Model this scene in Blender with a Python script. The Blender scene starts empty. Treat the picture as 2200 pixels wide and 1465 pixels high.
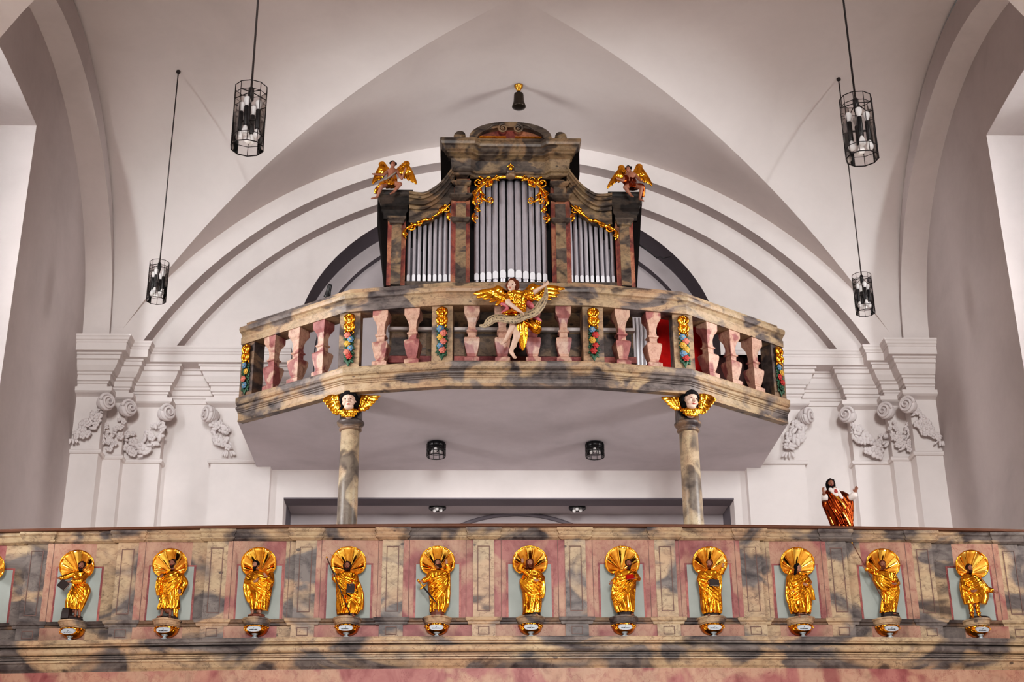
import bpy, bmesh, math, random
from mathutils import Vector, Matrix
random.seed(7)
PI = math.pi
sc = bpy.context.scene
COL = sc.collection
rad = math.radians

# ------------------------------------------------------------------ helpers
class MB:
    """collects shapes and links them as ONE mesh object"""
    def __init__(s): s.v=[]; s.f=[]; s.m=[]; s.sm=[]
    def add(s, vs, fs, mi=0, smooth=False, M=None):
        o=len(s.v)
        for p in vs:
            p=Vector(p)
            s.v.append(M@p if M is not None else p)
        for f in fs:
            s.f.append([o+i for i in f]); s.m.append(mi); s.sm.append(smooth)
        return s
    def box(s,x0,x1,y0,y1,z0,z1,mi=0,M=None):
        v=[(x,y,z) for z in (z0,z1) for y in (y0,y1) for x in (x0,x1)]
        return s.add(v,[(0,2,3,1),(4,5,7,6),(0,1,5,4),(2,6,7,3),(0,4,6,2),(1,3,7,5)],mi,False,M)
    def prism(s,poly,y0,y1,mi=0,M=None):
        """polygon in x,z extruded along y"""
        n=len(poly)
        v=[(a,y0,b) for a,b in poly]+[(a,y1,b) for a,b in poly]
        f=[tuple(range(n)),tuple(range(2*n-1,n-1,-1))]+[(i,(i+n),(i+1)%n+n,(i+1)%n) for i in range(n)]
        return s.add(v,f,mi,False,M)
    def prismz(s,poly,z0,z1,mi=0,M=None):
        n=len(poly)
        v=[(a,b,z0) for a,b in poly]+[(a,b,z1) for a,b in poly]
        f=[tuple(range(n-1,-1,-1)),tuple(range(n,2*n))]+[(i,(i+1)%n,(i+1)%n+n,i+n) for i in range(n)]
        return s.add(v,f,mi,False,M)
    def lathe(s,prof,n=24,c=(0,0,0),mi=0,smooth=True,phase=0.0,M=None,k=1.0):
        v=[];f=[]
        for r,z in prof:
            for i in range(n):
                a=2*PI*i/n+phase
                v.append((c[0]+r*k*math.cos(a),c[1]+r*k*math.sin(a),c[2]+z))
        L=len(prof)
        for j in range(L-1):
            for i in range(n):
                f.append((j*n+i,j*n+(i+1)%n,(j+1)*n+(i+1)%n,(j+1)*n+i))
        f.append(tuple(range(n-1,-1,-1))); f.append(tuple((L-1)*n+i for i in range(n)))
        return s.add(v,f,mi,smooth,M)
    def tube(s,pts,r,n=8,mi=0,smooth=True,M=None,flat=1.0):
        pts=[Vector(p) for p in pts]; N=len(pts)
        if not hasattr(r,'__len__'): r=[r]*N
        t0=(pts[1]-pts[0]).normalized()
        a=Vector((0,0,1)) if abs(t0.z)<.9 else Vector((0,1,0))
        u=t0.cross(a).normalized(); v=[];f=[]
        for k in range(N):
            t=(pts[min(k+1,N-1)]-pts[max(k-1,0)])
            t=t.normalized() if t.length>1e-9 else t0
            u=(u-t*u.dot(t)).normalized(); w=t.cross(u)
            for i in range(n):
                b=2*PI*i/n
                v.append(pts[k]+(u*math.cos(b)*flat+w*math.sin(b))*r[k])
        for k in range(N-1):
            for i in range(n):
                f.append((k*n+i,k*n+(i+1)%n,(k+1)*n+(i+1)%n,(k+1)*n+i))
        f.append(tuple(range(n-1,-1,-1))); f.append(tuple((N-1)*n+i for i in range(n)))
        return s.add(v,f,mi,smooth,M)
    def ell(s,c,r,nu=14,nv=9,mi=0,rot=None,M=None):
        if not hasattr(r,'__len__'): r=(r,r,r)
        v=[];f=[]; c=Vector(c)
        for j in range(1,nv):
            ph=PI*j/nv
            for i in range(nu):
                a=2*PI*i/nu
                p=Vector((r[0]*math.sin(ph)*math.cos(a),r[1]*math.sin(ph)*math.sin(a),r[2]*math.cos(ph)))
                if rot is not None: p=rot@p
                v.append(c+p)
        t=Vector((0,0,r[2])); b=Vector((0,0,-r[2]))
        if rot is not None: t=rot@t; b=rot@b
        v+= [c+t,c+b]; T=len(v)-2; B=T+1
        for j in range(nv-2):
            for i in range(nu):
                f.append((j*nu+i,(j+1)*nu+i,(j+1)*nu+(i+1)%nu,j*nu+(i+1)%nu))
        for i in range(nu):
            f.append((T,i,(i+1)%nu)); f.append((B,(nv-2)*nu+(i+1)%nu,(nv-2)*nu+i))
        return s.add(v,f,mi,True,M)
    def cap(s,p0,p1,r0,r1=None,n=12,mi=0,M=None):
        """tapered capsule"""
        if r1 is None: r1=r0
        p0=Vector(p0);p1=Vector(p1); d=p1-p0; L=max(d.length,1e-6); d=d/L
        pts=[];rr=[]
        for a in (-88,-60,-30): pts.append(p0+d*r0*math.sin(rad(a))); rr.append(r0*math.cos(rad(a)))
        for k in range(3): t=k/2; pts.append(p0.lerp(p1,t)); rr.append(r0+(r1-r0)*t)
        for a in (30,60,88): pts.append(p1+d*r1*math.sin(rad(a))); rr.append(r1*math.cos(rad(a)))
        return s.tube(pts,rr,n,mi,True,M)
    def sweep(s,prof,path,mi=0,back=None,smooth=False):
        """profile (outward d, z) swept along a plan path; outward = right of travel; mitred"""
        P=[Vector((p[0],p[1])) for p in path]; N=len(P); n=len(prof); v=[];f=[]
        nor=[]
        for i in range(N-1):
            d=(P[i+1]-P[i]).normalized(); nor.append(Vector((d.y,-d.x)))
        for i in range(N):
            if i==0: m=nor[0]
            elif i==N-1: m=nor[-1]
            else: m=(nor[i-1]+nor[i])/(1+max(-.6,nor[i-1].dot(nor[i])))
            for d,z in prof: v.append((P[i].x+m.x*d,P[i].y+m.y*d,z))
        for i in range(N-1):
            for j in range(n):
                k=(j+1)%n
                f.append((i*n+j,i*n+k,(i+1)*n+k,(i+1)*n+j))
        f.append(tuple(range(n-1,-1,-1))); f.append(tuple((N-1)*n+j for j in range(n)))
        return s.add(v,f,mi,smooth)
    def strip(s,A,B,mi=0,smooth=False):
        """quads between two equally long point rows"""
        n=len(A)
        return s.add(list(A)+list(B),[(i,i+1,n+i+1,n+i) for i in range(n-1)],mi,smooth)
    def grid(s,rows,mi=0,smooth=True,M=None):
        n=len(rows[0]); v=[p for r in rows for p in r]
        return s.add(v,[(j*n+i,j*n+i+1,(j+1)*n+i+1,(j+1)*n+i) for j in range(len(rows)-1) for i in range(n-1)],mi,smooth,M)
    def warp(s,fn):
        s.v=[Vector(fn(p)) for p in s.v]; return s
    def mesh(s,name,mats,fix=True):
        me=bpy.data.meshes.new(name)
        me.from_pydata([tuple(p) for p in s.v],[],s.f)
        for m in (mats if isinstance(mats,(list,tuple)) else [mats]): me.materials.append(m)
        me.polygons.foreach_set('material_index',s.m); me.polygons.foreach_set('use_smooth',s.sm)
        if fix:
            b=bmesh.new(); b.from_mesh(me); bmesh.ops.recalc_face_normals(b,faces=b.faces); b.to_mesh(me); b.free()
        me.update(); return me
    def build(s,name,mats,parent=None,fix=True,loc=None):
        o=bpy.data.objects.new(name,s.mesh(name,mats,fix)); COL.objects.link(o)
        if parent is not None: o.parent=parent
        if loc is not None: o.location=loc
        return o
    def fuse(s,name,mat,parent,voxel,smooth=2):
        """melt all closed pieces into one continuous skin"""
        o=bpy.data.objects.new(name,s.mesh(name,mat)); COL.objects.link(o)
        md=o.modifiers.new('r','REMESH'); md.mode='VOXEL'; md.voxel_size=voxel; md.use_smooth_shade=True
        sm=o.modifiers.new('s','SMOOTH'); sm.iterations=smooth; sm.factor=.5
        dg=bpy.context.evaluated_depsgraph_get(); dg.update()
        me=bpy.data.meshes.new_from_object(o.evaluated_get(dg),depsgraph=dg)
        old=o.data; o.modifiers.clear(); o.data=me; bpy.data.meshes.remove(old)
        me.name=name
        if not me.materials: me.materials.append(mat)
        for p in me.polygons: p.use_smooth=True; p.material_index=0
        o.name=name
        if parent is not None: o.parent=parent
        return o

def tag(o,label=None,cat=None,group=None,kind=None):
    if label: o['label']=label
    if cat: o['category']=cat
    if group: o['group']=group
    if kind: o['kind']=kind
    return o
def thing(name,label,cat,loc=(0,0,0),rz=0,group=None,rot=None):
    o=bpy.data.objects.new(name,None); COL.objects.link(o); o.empty_display_size=.1
    o.location=loc; o.rotation_euler=rot or (0,0,rz)
    return tag(o,label,cat,group)
def struct(name,mb,mat,parent=None,label=None):
    o=mb.build(name,mat,parent)
    if parent is None: o['kind']='structure'
    if label: o['label']=label
    return o
def kids(o): return [c for c in COL.objects if c.parent==o]
def copy_tree(o,parent=None):
    c=o.copy(); COL.objects.link(c); c.parent=parent
    for ch in kids(o): copy_tree(ch,c)
    return c

# ------------------------------------------------------------------ materials
def newmat(name):
    m=bpy.data.materials.new(name); m.use_nodes=True; nt=m.node_tree
    b=nt.nodes['Principled BSDF']; return m,nt,b
def nd(nt,t,**kw):
    n=nt.nodes.new(t)
    for k,v in kw.items():
        if k in n.inputs: n.inputs[k].default_value=v
        else: setattr(n,k,v)
    return n
def S(r,g,b):
    f=lambda c:(c/12.92 if c<=.04045 else ((c+.055)/1.055)**2.4)
    return (f(r/255),f(g/255),f(b/255),1)
def ramp(nt,fac,stops,interp='LINEAR'):
    r=nt.nodes.new('ShaderNodeValToRGB'); r.color_ramp.interpolation=interp
    e=r.color_ramp.elements
    while len(e)<len(stops): e.new(.5)
    for k,(p,c) in enumerate(stops): e[k].position=p; e[k].color=c
    nt.links.new(fac,r.inputs[0]); return r.outputs[0]
def mix(nt,fac,a,b,mode='MIX'):
    n=nt.nodes.new('ShaderNodeMix'); n.data_type='RGBA'; n.blend_type=mode
    for i,x in ((0,fac),(6,a),(7,b)):
        if isinstance(x,(int,float,tuple)): n.inputs[i].default_value=x
        else: nt.links.new(x,n.inputs[i])
    return n.outputs[2]
def pos(nt,scale=(1,1,1),rot=(0,0,0)):
    g=nt.nodes.new('ShaderNodeNewGeometry'); mp=nt.nodes.new('ShaderNodeMapping')
    mp.inputs['Scale'].default_value=scale; mp.inputs['Rotation'].default_value=rot
    nt.links.new(g.outputs['Position'],mp.inputs[0]); return mp.outputs[0]
def noise(nt,vec,scale,detail=3,rough=.5,dist=0.0):
    n=nd(nt,'ShaderNodeTexNoise',Scale=scale,Detail=detail,Roughness=rough,Distortion=dist)
    nt.links.new(vec,n.inputs['Vector']); return n
def bump(nt,b,h,strength,dist=.01):
    n=nd(nt,'ShaderNodeBump',Strength=strength,Distance=dist); nt.links.new(h,n.inputs['Height']); nt.links.new(n.outputs[0],b.inputs['Normal'])
def plaster(name,col,amount=.06,rough=.9):
    m,nt,b=newmat(name); p=pos(nt)
    n1=noise(nt,p,.9,4,.6,.4); n2=noise(nt,p,9,3,.6)
    d=tuple(c*(1-amount*1.6) for c in col[:3])+(1,); l=tuple(min(1,c*(1+amount)) for c in col[:3])+(1,)
    c=ramp(nt,n1.outputs[0],[(.3,d),(.5,col),(.72,l)])
    c=mix(nt,.12,c,ramp(nt,n2.outputs[0],[(.35,d),(.65,l)]))
    nt.links.new(c,b.inputs['Base Color']); b.inputs['Roughness'].default_value=rough
    bump(nt,b,n2.outputs[0],.06,.02); return m
def marble(name,base,cloud,dark,vein,sc1=1.7,thr=.53,veinw=.018,rough=.42,stretch=(1,1,1.6),soft=.03,speck=True):
    """painted marble: sharp-edged cloud patches, fine veins, a few dark spots"""
    m,nt,b=newmat(name); p=pos(nt,stretch,(0,0.5,0))
    n1=noise(nt,p,sc1,3,.5,.9); n2=noise(nt,p,sc1*3.2,4,.6,.8); n3=noise(nt,p,sc1*.9,2,.5,1.4)
    n5=noise(nt,p,sc1*9,5,.7,.6); n6=noise(nt,p,sc1*1.1,3,.55,.7)
    c=ramp(nt,n2.outputs[0],[(.27,tuple(x*.55 for x in base[:3])+(1,)),(.44,tuple(x*.9 for x in base[:3])+(1,)),(.58,base),(.78,tuple(min(1,x*1.22) for x in base[:3])+(1,))])
    c=mix(nt,ramp(nt,n6.outputs[0],[(.42,(0,0,0,1)),(.62,(.45,.45,.45,1))]),c,(base[0]*.98,base[1]*.74,base[2]*.72,1))
    c=mix(nt,ramp(nt,n5.outputs[0],[(.30,(.55,.55,.55,1)),(.52,(0,0,0,1))]),c,dark)
    cl=ramp(nt,n2.outputs[0],[(.3,dark),(.62,cloud)])
    c=mix(nt,ramp(nt,n1.outputs[0],[(thr-soft,(0,0,0,1)),(thr+soft,(1,1,1,1))]),c,cl)
    c=mix(nt,ramp(nt,n3.outputs[0],[(.65,(0,0,0,1)),(.71,(.8,.8,.8,1))]),c,dark)
    v=nd(nt,'ShaderNodeTexVoronoi',Scale=sc1*2.1); v.feature='DISTANCE_TO_EDGE'
    w=nt.nodes.new('ShaderNodeVectorMath'); w.operation='MULTIPLY_ADD'; w.inputs[1].default_value=(.35,.35,.35)
    nt.links.new(n2.outputs['Color'],w.inputs[0]); nt.links.new(p,w.inputs[2]); nt.links.new(w.outputs[0],v.inputs['Vector'])
    c=mix(nt,ramp(nt,v.outputs[0],[(0,(.7,.7,.7,1)),(veinw,(0,0,0,1))]),c,vein)
    if speck:
        v2=nd(nt,'ShaderNodeTexVoronoi',Scale=5.0); nt.links.new(p,v2.inputs['Vector'])
        k=nt.nodes.new('ShaderNodeMath'); k.operation='MULTIPLY'
        g=ramp(nt,v2.outputs['Distance'],[(.10,(.8,.8,.8,1)),(.15,(0,0,0,1))])
        sepc=nt.nodes.new('ShaderNodeSeparateColor'); nt.links.new(v2.outputs['Color'],sepc.inputs[0])
        gg=ramp(nt,sepc.outputs[0],[(.72,(0,0,0,1)),(.74,(1,1,1,1))])
        c=mix(nt,mix(nt,1.0,g,gg,'MULTIPLY'),c,dark)
    nt.links.new(c,b.inputs['Base Color']); b.inputs['Roughness'].default_value=rough
    b.inputs['Specular IOR Level'].default_value=.3
    return m
def gold(name,col,r0=.14,r1=.34,bumps=.35,scale=40,dark=(.30,.10,.012,1)):
    m,nt,b=newmat(name)
    tc=nt.nodes.new('ShaderNodeTexCoord'); p=tc.outputs['Object']
    n1=noise(nt,p,scale,3,.6,.3); n2=noise(nt,p,scale*.28,2,.5,.5)
    c=ramp(nt,n2.outputs[0],[(.3,dark),(.5,col),(.75,tuple(min(1,x*1.15) for x in col[:3])+(1,))])
    nt.links.new(c,b.inputs['Base Color']); b.inputs['Metallic'].default_value=1
    rr=nt.nodes.new('ShaderNodeMapRange'); nt.links.new(n1.outputs[0],rr.inputs[0]); rr.inputs[3].default_value=r0; rr.inputs[4].default_value=r1
    nt.links.new(rr.outputs[0],b.inputs['Roughness'])
    bump(nt,b,n2.outputs[0],bumps,.02); return m
def plain(name,col,rough=.5,metal=0.0,var=.12,scale=12,spec=.4):
    m,nt,b=newmat(name); tc=nt.nodes.new('ShaderNodeTexCoord')
    n=noise(nt,tc.outputs['Object'],scale,3,.55)
    c=ramp(nt,n.outputs[0],[(.3,tuple(x*(1-var) for x in col[:3])+(1,)),(.7,tuple(min(1,x*(1+var)) for x in col[:3])+(1,))])
    nt.links.new(c,b.inputs['Base Color']); b.inputs['Roughness'].default_value=rough; b.inputs['Metallic'].default_value=metal
    b.inputs['Specular IOR Level'].default_value=spec
    return m
M={}
M['white']=plaster('white_plaster',S(221,212,209))
M['vault']=plaster('vault_plaster',S(221,212,209),.04)
M['grey']=plaster('shaded_plaster',S(186,176,174),.07)  # shade of the backlit side walls and arch undersides put into the colour
M['soffit']=plaster('balcony_soffit_plaster',S(206,199,204),.08)
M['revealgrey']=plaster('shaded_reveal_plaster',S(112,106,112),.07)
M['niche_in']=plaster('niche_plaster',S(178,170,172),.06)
M['stucco']=plaster('stucco',S(216,207,206),.05,.8)
M['floor']=plaster('stone_floor',S(226,218,210),.05,.6)
M['beige']=marble('beige_grey_marble',S(174,151,122),S(110,102,98),S(50,43,45),S(62,48,44),1.35,.515,.010,.42,(1,1,1.6),.045)
M['beigedark']=marble('dark_grey_marble',S(118,98,80),S(84,75,71),S(44,37,38),S(46,36,34),1.7,.5,.010)
M['organ']=marble('organ_case_marble',S(112,94,72),S(76,66,58),S(26,21,21),S(52,34,31),1.9,.50,.010)
M['balcony']=marble('balcony_marble',S(150,128,102),S(98,89,85),S(44,38,39),S(56,43,39),1.45,.515,.010,.42,(1,1,1.6),.04)
M['column']=marble('column_marble',S(166,148,122),S(104,94,84),S(66,58,54),S(80,64,58),1.8,.50,.012,.4,(1,1,1.1),.05)
M['pink']=marble('pink_marble',S(166,130,110),S(150,98,92),S(116,58,60),S(106,54,54),1.6,.54,.008,.45,(1,1,.8),.04,False)
M['baluster']=marble('rose_marble',S(172,140,122),S(134,86,82),S(102,58,58),S(106,60,58),3.4,.515,.010,.4,(1,1,.65),.025,False)
M['rosered']=marble('red_marble',S(160,96,90),S(130,68,68),S(96,42,46),S(170,124,108),2.4,.5,.012,.45,(1,1,1),.08,False)
M['rosered2']=marble('dull_red_case_marble',S(142,98,74),S(122,62,52),S(70,34,34),S(60,36,32),3.0,.5,.02,.45,(1,1,1),.06,False)
M['beigedark2']=marble('smoky_case_marble',S(52,45,39),S(34,30,28),S(9,7,7),S(14,11,11),2.6,.45)
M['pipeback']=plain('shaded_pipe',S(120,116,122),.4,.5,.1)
M['darkbell']=plain('dark_bell_metal',S(52,44,36),.35,.5)
M['cupboard']=plain('dark_red_cupboard',S(50,13,11),.6)
M['niche']=plain('niche_blue_grey',S(144,150,145),.6,0,.06,6)
M['line']=plain('dark_joint_line',S(104,80,74),.7)
M['wood']=plain('brown_rail_wood',S(92,58,42),.5)
M['gold']=gold('burnished_gold',(.80,.34,.03,1),.08,.26,.45,40,(.34,.10,.008,1))
M['goldbright']=gold('bright_gold',(1,.58,.12,1),.08,.2,.25,30,(.9,.46,.07,1))
M['goldmatt']=gold('matt_gold',(.92,.44,.08,1),.40,.52,.1,60,(.74,.32,.04,1))
M['golddark']=gold('red_brown_gilding',(.26,.045,.010,1),.14,.3,.35,30,(.10,.012,.004,1))
M['skin']=plain('painted_skin',S(144,102,82),.5,0,.08)
M['skindark']=plain('dark_painted_skin',S(122,78,60),.5,0,.1)
M['skinpale']=plain('pale_painted_skin',S(190,156,138),.45,0,.06)
M['hair']=plain('dark_brown_hair',S(44,26,20),.75,0,.12,12,.12)
M['brownhair']=plain('brown_hair',S(84,44,28),.75,0,.12,12,.12)
M['blackhair']=plain('black_hair',S(16,13,15),.75,0,.12,12,.12)
M['rosecloth']=plain('rose_lining',S(168,84,90),.5)
M['sash']=plain('grey_sash',S(112,106,96),.6)
M['linen']=plain('white_linen',S(226,214,208),.6)
M['lip']=plain('lip_red',S(150,50,46),.5)
M['eye']=plain('eye_brown',S(70,40,34),.4)
M['plinth']=plain('dark_plinth',S(34,22,20),.45)
M['plinthred']=plain('red_brown_plinth',S(92,48,34),.45)
M['black']=plain('black_metal',S(16,15,17),.35,0,.1)
M['iron']=plain('dark_lamp_iron',S(34,30,32),.4,.6)
M['cord']=plain('lamp_cord',S(46,38,38),.5)
M['bulb']=plain('frosted_bulb',S(236,232,230),.25)
M['pipe']=plain('tin_pipe',S(150,145,150),.38,.5,.05)
M['mouth']=plain('polished_pipe_mouth',S(204,202,206),.3,.25,.03)
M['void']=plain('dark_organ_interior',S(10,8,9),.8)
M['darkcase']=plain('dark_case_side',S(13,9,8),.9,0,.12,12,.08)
M['plate']=plain('silver_name_plate',S(176,184,192),.35,.3,.05)
M['ink']=plain('dark_lettering',S(30,26,30),.6)
M['red']=plain('red_panel',S(140,12,9),.7,0,.18,12,.1)
M['silver']=plain('silvered_finial',S(160,168,172),.35,.5)
M['blue']=plain('blue_petals',S(80,112,138),.5,0,.2)
M['yellow']=plain('yellow_petals',S(178,136,52),.5,0,.2)
M['coral']=plain('coral_petals',S(176,96,82),.5,0,.2)
M['scarlet']=plain('scarlet_petals',S(150,38,34),.5,0,.2)
M['leaf']=plain('green_leaves',S(28,62,42),.5,0,.3)
M['brass']=gold('brass',(.6,.3,.05,1),.2,.35,.1)
def scrollmat():
    m,nt,b=newmat('painted_scroll'); tc=nt.nodes.new('ShaderNodeTexCoord'); uv=tc.outputs['UV']
    mp=nt.nodes.new('ShaderNodeMapping'); mp.inputs['Scale'].default_value=(46,5,1); nt.links.new(uv,mp.inputs[0])
    n=noise(nt,mp.outputs[0],1.0,2,.6,1.0)
    wv=nd(nt,'ShaderNodeTexWave',Scale=1.0); wv.bands_direction='Y'
    m2=nt.nodes.new('ShaderNodeMapping'); m2.inputs['Scale'].default_value=(1,.95,1); nt.links.new(uv,m2.inputs[0]); nt.links.new(m2.outputs[0],wv.inputs['Vector'])
    a=ramp(nt,n.outputs[0],[(.50,(0,0,0,1)),(.56,(1,1,1,1))]); bb=ramp(nt,wv.outputs['Fac'],[(.45,(0,0,0,1)),(.6,(1,1,1,1))])
    f=mix(nt,1.0,a,bb,'MULTIPLY')
    n4=noise(nt,uv,6,3)
    base=ramp(nt,n4.outputs[0],[(.3,S(118,98,76)),(.7,S(178,158,128))])
    nt.links.new(mix(nt,f,base,S(52,42,36)),b.inputs['Base Color']); b.inputs['Roughness'].default_value=.6
    return m
M['scroll']=scrollmat()
def glassmat():
    m=bpy.data.materials.new('lamp_glass'); m.use_nodes=True; nt=m.node_tree; nt.nodes.clear()
    o=nt.nodes.new('ShaderNodeOutputMaterial'); t=nt.nodes.new('ShaderNodeBsdfTransparent'); g=nt.nodes.new('ShaderNodeBsdfGlossy')
    t.inputs[0].default_value=(.92,.91,.91,1); g.inputs['Roughness'].default_value=.08
    f=nt.nodes.new('ShaderNodeFresnel'); f.inputs[0].default_value=1.5
    mx=nt.nodes.new('ShaderNodeMixShader'); nt.links.new(f.outputs[0],mx.inputs[0]); nt.links.new(t.outputs[0],mx.inputs[1]); nt.links.new(g.outputs[0],mx.inputs[2])
    nt.links.new(mx.outputs[0],o.inputs[0]); return m
M['glass']=glassmat()
# ------------------------------------------------------------------ camera
CX,YAW,PITCH,ROLL,FPX=-0.673,rad(2.12),rad(22.96),rad(0.54),3055.0
cam=bpy.data.cameras.new('camera'); co=bpy.data.objects.new('camera',cam); COL.objects.link(co)
cam.sensor_fit='HORIZONTAL'; cam.sensor_width=36; cam.lens=36*FPX/2200; cam.clip_end=200; cam.clip_start=.1
fw=Vector((math.sin(YAW)*math.cos(PITCH),math.cos(YAW)*math.cos(PITCH),math.sin(PITCH)))
rt=Vector((math.cos(YAW),-math.sin(YAW),0)); up=rt.cross(fw)
r2=rt*math.cos(ROLL)-up*math.sin(ROLL); u2=rt*math.sin(ROLL)+up*math.cos(ROLL)
mw=Matrix((r2,u2,-fw)).transposed().to_4x4(); mw.translation=Vector((CX,0,1.6)); co.matrix_world=mw
sc.camera=co

# ------------------------------------------------------------------ church shell
ZS=9.52                                     # springing level
def zN(d): return 9.5+3.45*math.sqrt(max(0,1-(d/3.665)**2))
def zW(x): return 6.45+math.sqrt(max(0,6.5**2-x*x))
YC1,YC2=15.3,7.5
XW=6.12; XA=5.74
vault=MB(); HB=3.65
for yc in (YC1,YC2):
    n=72
    for sg in (1,-1):
        a=[];b=[]
        for i in range(n+1):
            x=-XA+2*XA*i/n; z=zW(x); t=(z-9.5)/3.45
            d=3.665*math.sqrt(max(0,1-t*t)) if 0<t<1 else (0 if t>=1 else HB)
            d=min(d,HB); a.append((x,yc+sg*d,z)); b.append((x,yc+sg*HB,z))
        mid=[tuple(Vector(p).lerp(Vector(q),.5)) for p,q in zip(a,b)]
        vault.grid([a,mid,b],0,True)
        a=[];b=[]
        for i in range(n+1):
            d=-HB+2*HB*i/n; z=zN(d); q=6.5**2-(z-6.45)**2
            x=math.sqrt(max(0,q)); x=min(x,XA); a.append((sg*x,yc+d,z)); b.append((sg*(XA+.03),yc+d,z))
        mid=[tuple(Vector(p).lerp(Vector(q),.5)) for p,q in zip(a,b)]
        vault.grid([a,mid,b],0,True)
# transverse arch band between the bays and the open nave vault further back
for y0,y1 in ((YC2+HB-.02,YC1-HB+.02),(-9,YC2-HB+.02)):
    A=[(6.0*math.cos(PI-PI*i/48),y0,6.45+6.4*math.sin(PI*i/48)) for i in range(49)]
    B=[(p[0],y1,p[2]) for p in A]; vault.grid([A,B],0,True)
struct('ceiling',vault,M['vault'])

for sg,nm in ((-1,'left'),(1,'right')):
    w=MB(); x0,x1=(-XW-1.0,-XW) if sg<0 else (XW,XW+1.0)
    wins=((12.5,15.79),(4.4,7.7)); zt=11.27
    ys=[19.6,15.79,12.5,7.7,4.4,-9]
    for k in range(5):
        a,b=ys[k+1],ys[k]
        if k%2==0: w.box(x0,x1,a,b,0,13.2)
        else:
            w.box(x0,x1,a,b,0,5.2)
            # segmental window head
            A=[];n=16
            pts=[]
            for i in range(n+1):
                t=i/n; pts.append((a+(b-a)*t, zt-.03+.09*math.sin(PI*t)))
            vs=[(x,y,z) for x in (x0,x1) for y,z in pts]+[(x,y,13.2) for x in (x0,x1) for y,z in pts]
            m=n+1
            fs=[]
            for i in range(n):
                fs+= [(i,i+1,m+i+1,m+i),(2*m+i,i,i+1,2*m+i+1)[::1],(m+i,m+i+1,3*m+i+1,3*m+i)]
            w.add(vs,fs)
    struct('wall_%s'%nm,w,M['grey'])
    # wall arch: white soffit with a thin nave-side face
    for yi,yc in enumerate((YC1,YC2)):
        ar=MB(); n=48; a1,b1=3.58,2.93
        top=lambda r,b,i:(yc+r*math.cos(PI*i/n),ZS+b*math.sin(PI*i/n))
        ow=[(sg*(XW+.01),)+top(a1,b1,i) for i in range(n+1)]; iw=[(sg*XA,)+top(a1,b1,i) for i in range(n+1)]
        ou=[(sg*XA,yc+3.64*math.cos(PI*i/n),9.5+3.38*math.sin(PI*i/n)) for i in range(n+1)]
        ar.grid([ow,iw],0,True); ar.grid([iw,ou],1,True)
        for s2 in (1,-1):
            ya=yc+s2*a1; yb=yc+s2*3.66
            ar.box(min(sg*XA,sg*XW),max(sg*XA,sg*XW),min(ya,yb),max(ya,yb),0 if yi else 9.5,9.56)
        o=ar.build('trim_%d'%(1+(0 if sg<0 else 2)+yi),[M['white'],M['grey']]); o['kind']='structure'
    # windows: frame, leaded glass
    for yi,(a,b) in enumerate(wins):
        xg=sg*(XW+.86)
        wt=bpy.data.objects.new('window_%d'%(1+(0 if sg<0 else 2)+yi),None); COL.objects.link(wt); wt['kind']='structure'
        fr=MB()
        for y in [a+.05+(b-a-.1)*k/4 for k in range(5)]: fr.box(xg-.03,xg+.03,y-.03,y+.03,5.2,11.3)
        for z in (5.24,6.7,8.2,9.7,11.2): fr.box(xg-.025,xg+.025,a,b,z-.03,z+.03)
        fr.build('window_frame',M['iron'],wt)
        g=MB().box(xg-.006,xg+.006,a,b,5.2,11.3); g.build('glass_pane',M['winglass'] if 'winglass' in M else M['glass'],wt)

# --- end wall with stepped arches
def arc(R,zc,zb,n=64):
    a0=math.asin(max(-1,(zb-zc)/R))
    return [(R*math.cos(PI-a0-(PI-2*a0)*i/n),zc+R*math.sin(PI-a0-(PI-2*a0)*i/n)) for i in range(n+1)]
def ell_arc(a,b,zs,n=64):
    return [(-a*math.cos(PI*i/n),zs+b*math.sin(PI*i/n)) for i in range(n+1)]
n=64
A0=arc(7.3,6.1,9.5,n); A1=arc(6.05,6.63,9.5,n); A2=arc(5.67,6.68,9.5,n)
N1=ell_arc(3.15,2.5,9.8,n)
up3=lambda c,y:[(p[0],y,p[1]) for p in c]
w=MB()
w.grid([up3(A0,18.95),up3(A1,18.95)],0,False)          # first order
w.grid([up3(A1,18.95),up3(A1,19.2)],1,True)            # its soffit
w.grid([up3(A1,19.2),up3(A2,19.2)],0,False)
w.grid([up3(A2,19.2),up3(A2,19.42)],1,True)
NL=[(-3.15,7.9)]+N1+[(3.15,7.9)]
A3=arc(5.9,6.5,9.45,n); A3=[(-3.45,7.9),(-3.45,9.4)]+A3+[(3.45,9.4),(3.45,7.9)]
NL2=[(-3.15,7.9),(-3.15,9.4)]+N1+[(3.15,9.4),(3.15,7.9)]
w.grid([up3(A3,19.42),up3(NL2,19.42)],0,False)
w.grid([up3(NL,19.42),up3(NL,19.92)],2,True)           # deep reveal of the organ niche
N2=[(-2.93,7.9)]+ell_arc(2.93,2.3,9.78,n)+[(2.93,7.9)]
w.grid([up3(NL,19.92),up3(N2,19.92)],3,False)
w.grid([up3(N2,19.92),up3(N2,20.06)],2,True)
w.prism([(-3.2,7.9),(-3.2,12.6),(3.2,12.6),(3.2,7.9)],20.06,20.2,3)
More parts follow.
